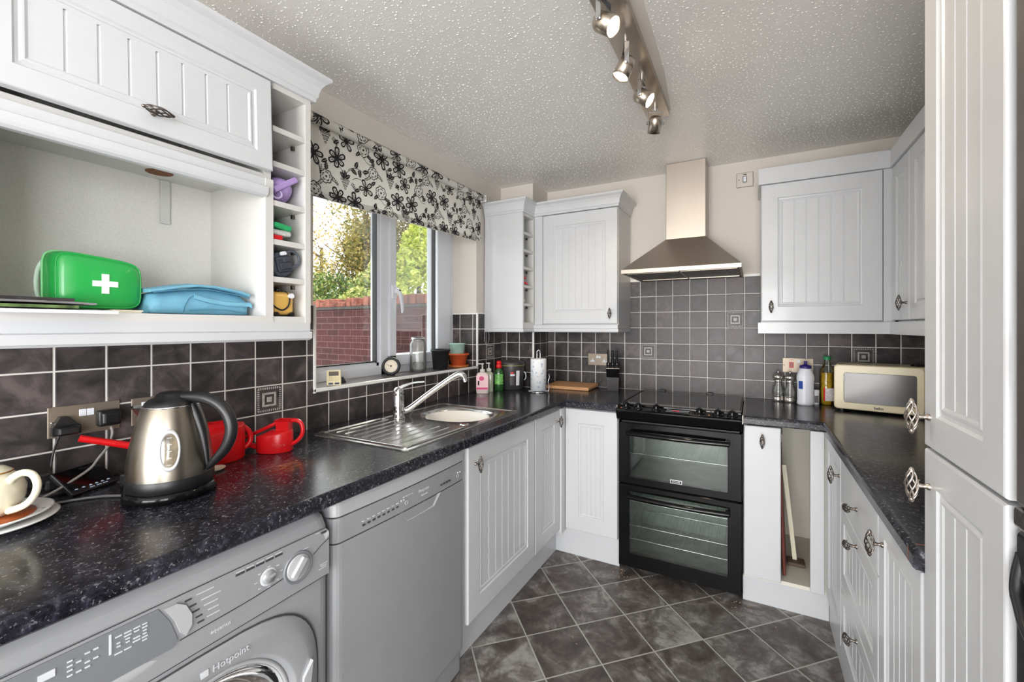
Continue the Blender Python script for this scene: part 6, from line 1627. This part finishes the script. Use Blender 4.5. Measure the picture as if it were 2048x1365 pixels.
o = obj('crumb', MB().sphere((1.93, 1.50, WT + .002), .004, .003, .002, seg=8, n=5), M['creampaint']); props(o, 'single pale crumb on the right-hand worktop', 'crumb')
o = obj('floor_debris', MB(), M['creampaint']) if False else None
mb = MB(); rnd = random.Random(77)
for k in range(60):
    x, y = rnd.choice([(rnd.uniform(.93, 1.5), rnd.gauss(2.20, .03)), (rnd.gauss(1.5, .03), rnd.gauss(2.22, .02)), (rnd.uniform(.6, 1.8), rnd.uniform(1.4, 2.2)), (rnd.gauss(.94, .02), rnd.gauss(2.23, .02))])
    mb.sphere((x, y, .0012), rnd.uniform(.001, .0032), rnd.uniform(.001, .003), .0012, seg=6, n=4)
o = obj('floor_crumbs', mb, mat('crumbs', srgb(190, 160, 130), .8, var=.3, vs=40), loc=(1.2, 2.1, 0)); props(o, 'scattered pale crumbs on the slate floor in front of the cooker', 'crumbs', kind='stuff')

# ------------------------------------------------------------------ sky portals, sun and added fill lamps
def portal(name, loc, rot, sx, sy):
    L_ = bpy.data.lights.new(name, 'AREA'); L_.shape = 'RECTANGLE'; L_.size = sx; L_.size_y = sy; L_.cycles.is_portal = True; L_.energy = 1
    o = bpy.data.objects.new(name, L_); C.objects.link(o); o.location = loc; o.rotation_euler = rot
portal('window_daylight', (-.27, 1.72, 1.53), (0, -PI / 2, 0), 1.05, 1.16)
portal('rear_opening_portal', (1.22, YN - .2, 1.06), (PI / 2, 0, 0), 2.1, 2.1)  # guides sky light through the added rear opening
sun = bpy.data.lights.new('sun', 'SUN'); sun.energy = SUNW; sun.angle = .02; sun.color = (1, .95, .86)
so = bpy.data.objects.new('sun', sun); C.objects.link(so); so.rotation_euler = Vector((-.35, .75, .62)).to_track_quat('Z', 'Y').to_euler()
L_ = bpy.data.lights.new('rear_fill_light', 'AREA'); L_.shape = 'RECTANGLE'; L_.size = 1.9; L_.size_y = 2.05; L_.energy = REAR_FILL; L_.color = (1, .985, .97)  # added fill lamp behind the viewpoint, brightens the whole room
o = bpy.data.objects.new('rear_fill_light', L_); C.objects.link(o); o.location = (1.25, YN - .35, .85); o.rotation_euler = (PI / 2 + .12, 0, 0)
L_ = bpy.data.lights.new('side_fill_light', 'AREA'); L_.shape = 'RECTANGLE'; L_.size = 1.3; L_.size_y = 1.2; L_.energy = SIDE_FILL; L_.color = (.95, .975, 1)  # added fill lamp, brightens the units along the left wall
o = bpy.data.objects.new('side_fill_light', L_); C.objects.link(o); o.location = (XR + .3, -1.45, 1.2); o.rotation_euler = (0, PI / 2, 0)

# repeats share a group
GROUPS = {'plant_pot': 'plant pots on the window sill', 'wall_cabinet': 'white kitchen wall cabinets', 'base_cabinet': 'white kitchen base cabinets', 'magazine': 'magazines piled on the open shelf',
          'cable': 'leads on the left worktop', 'plug': 'black plugs in the left socket', 'watering_can': 'red watering cans by the wall', 'soap_bottle': 'hand soap bottles in the corner',
          'double_socket': 'nickel double sockets on the tiles', 'cornice': 'white cornice mouldings', 'light_pelmet': 'white pelmet mouldings', 'plinth': 'white kickboards', 'wine_rack': 'white pigeonhole racks', 'worktop': 'speckled black worktops'}
for o in list(C.objects):
    if o.parent is None and o.get('label') and not o.get('group'):
        g_ = GROUPS.get(o.name.split('.')[0])
        if g_: o['group'] = g_
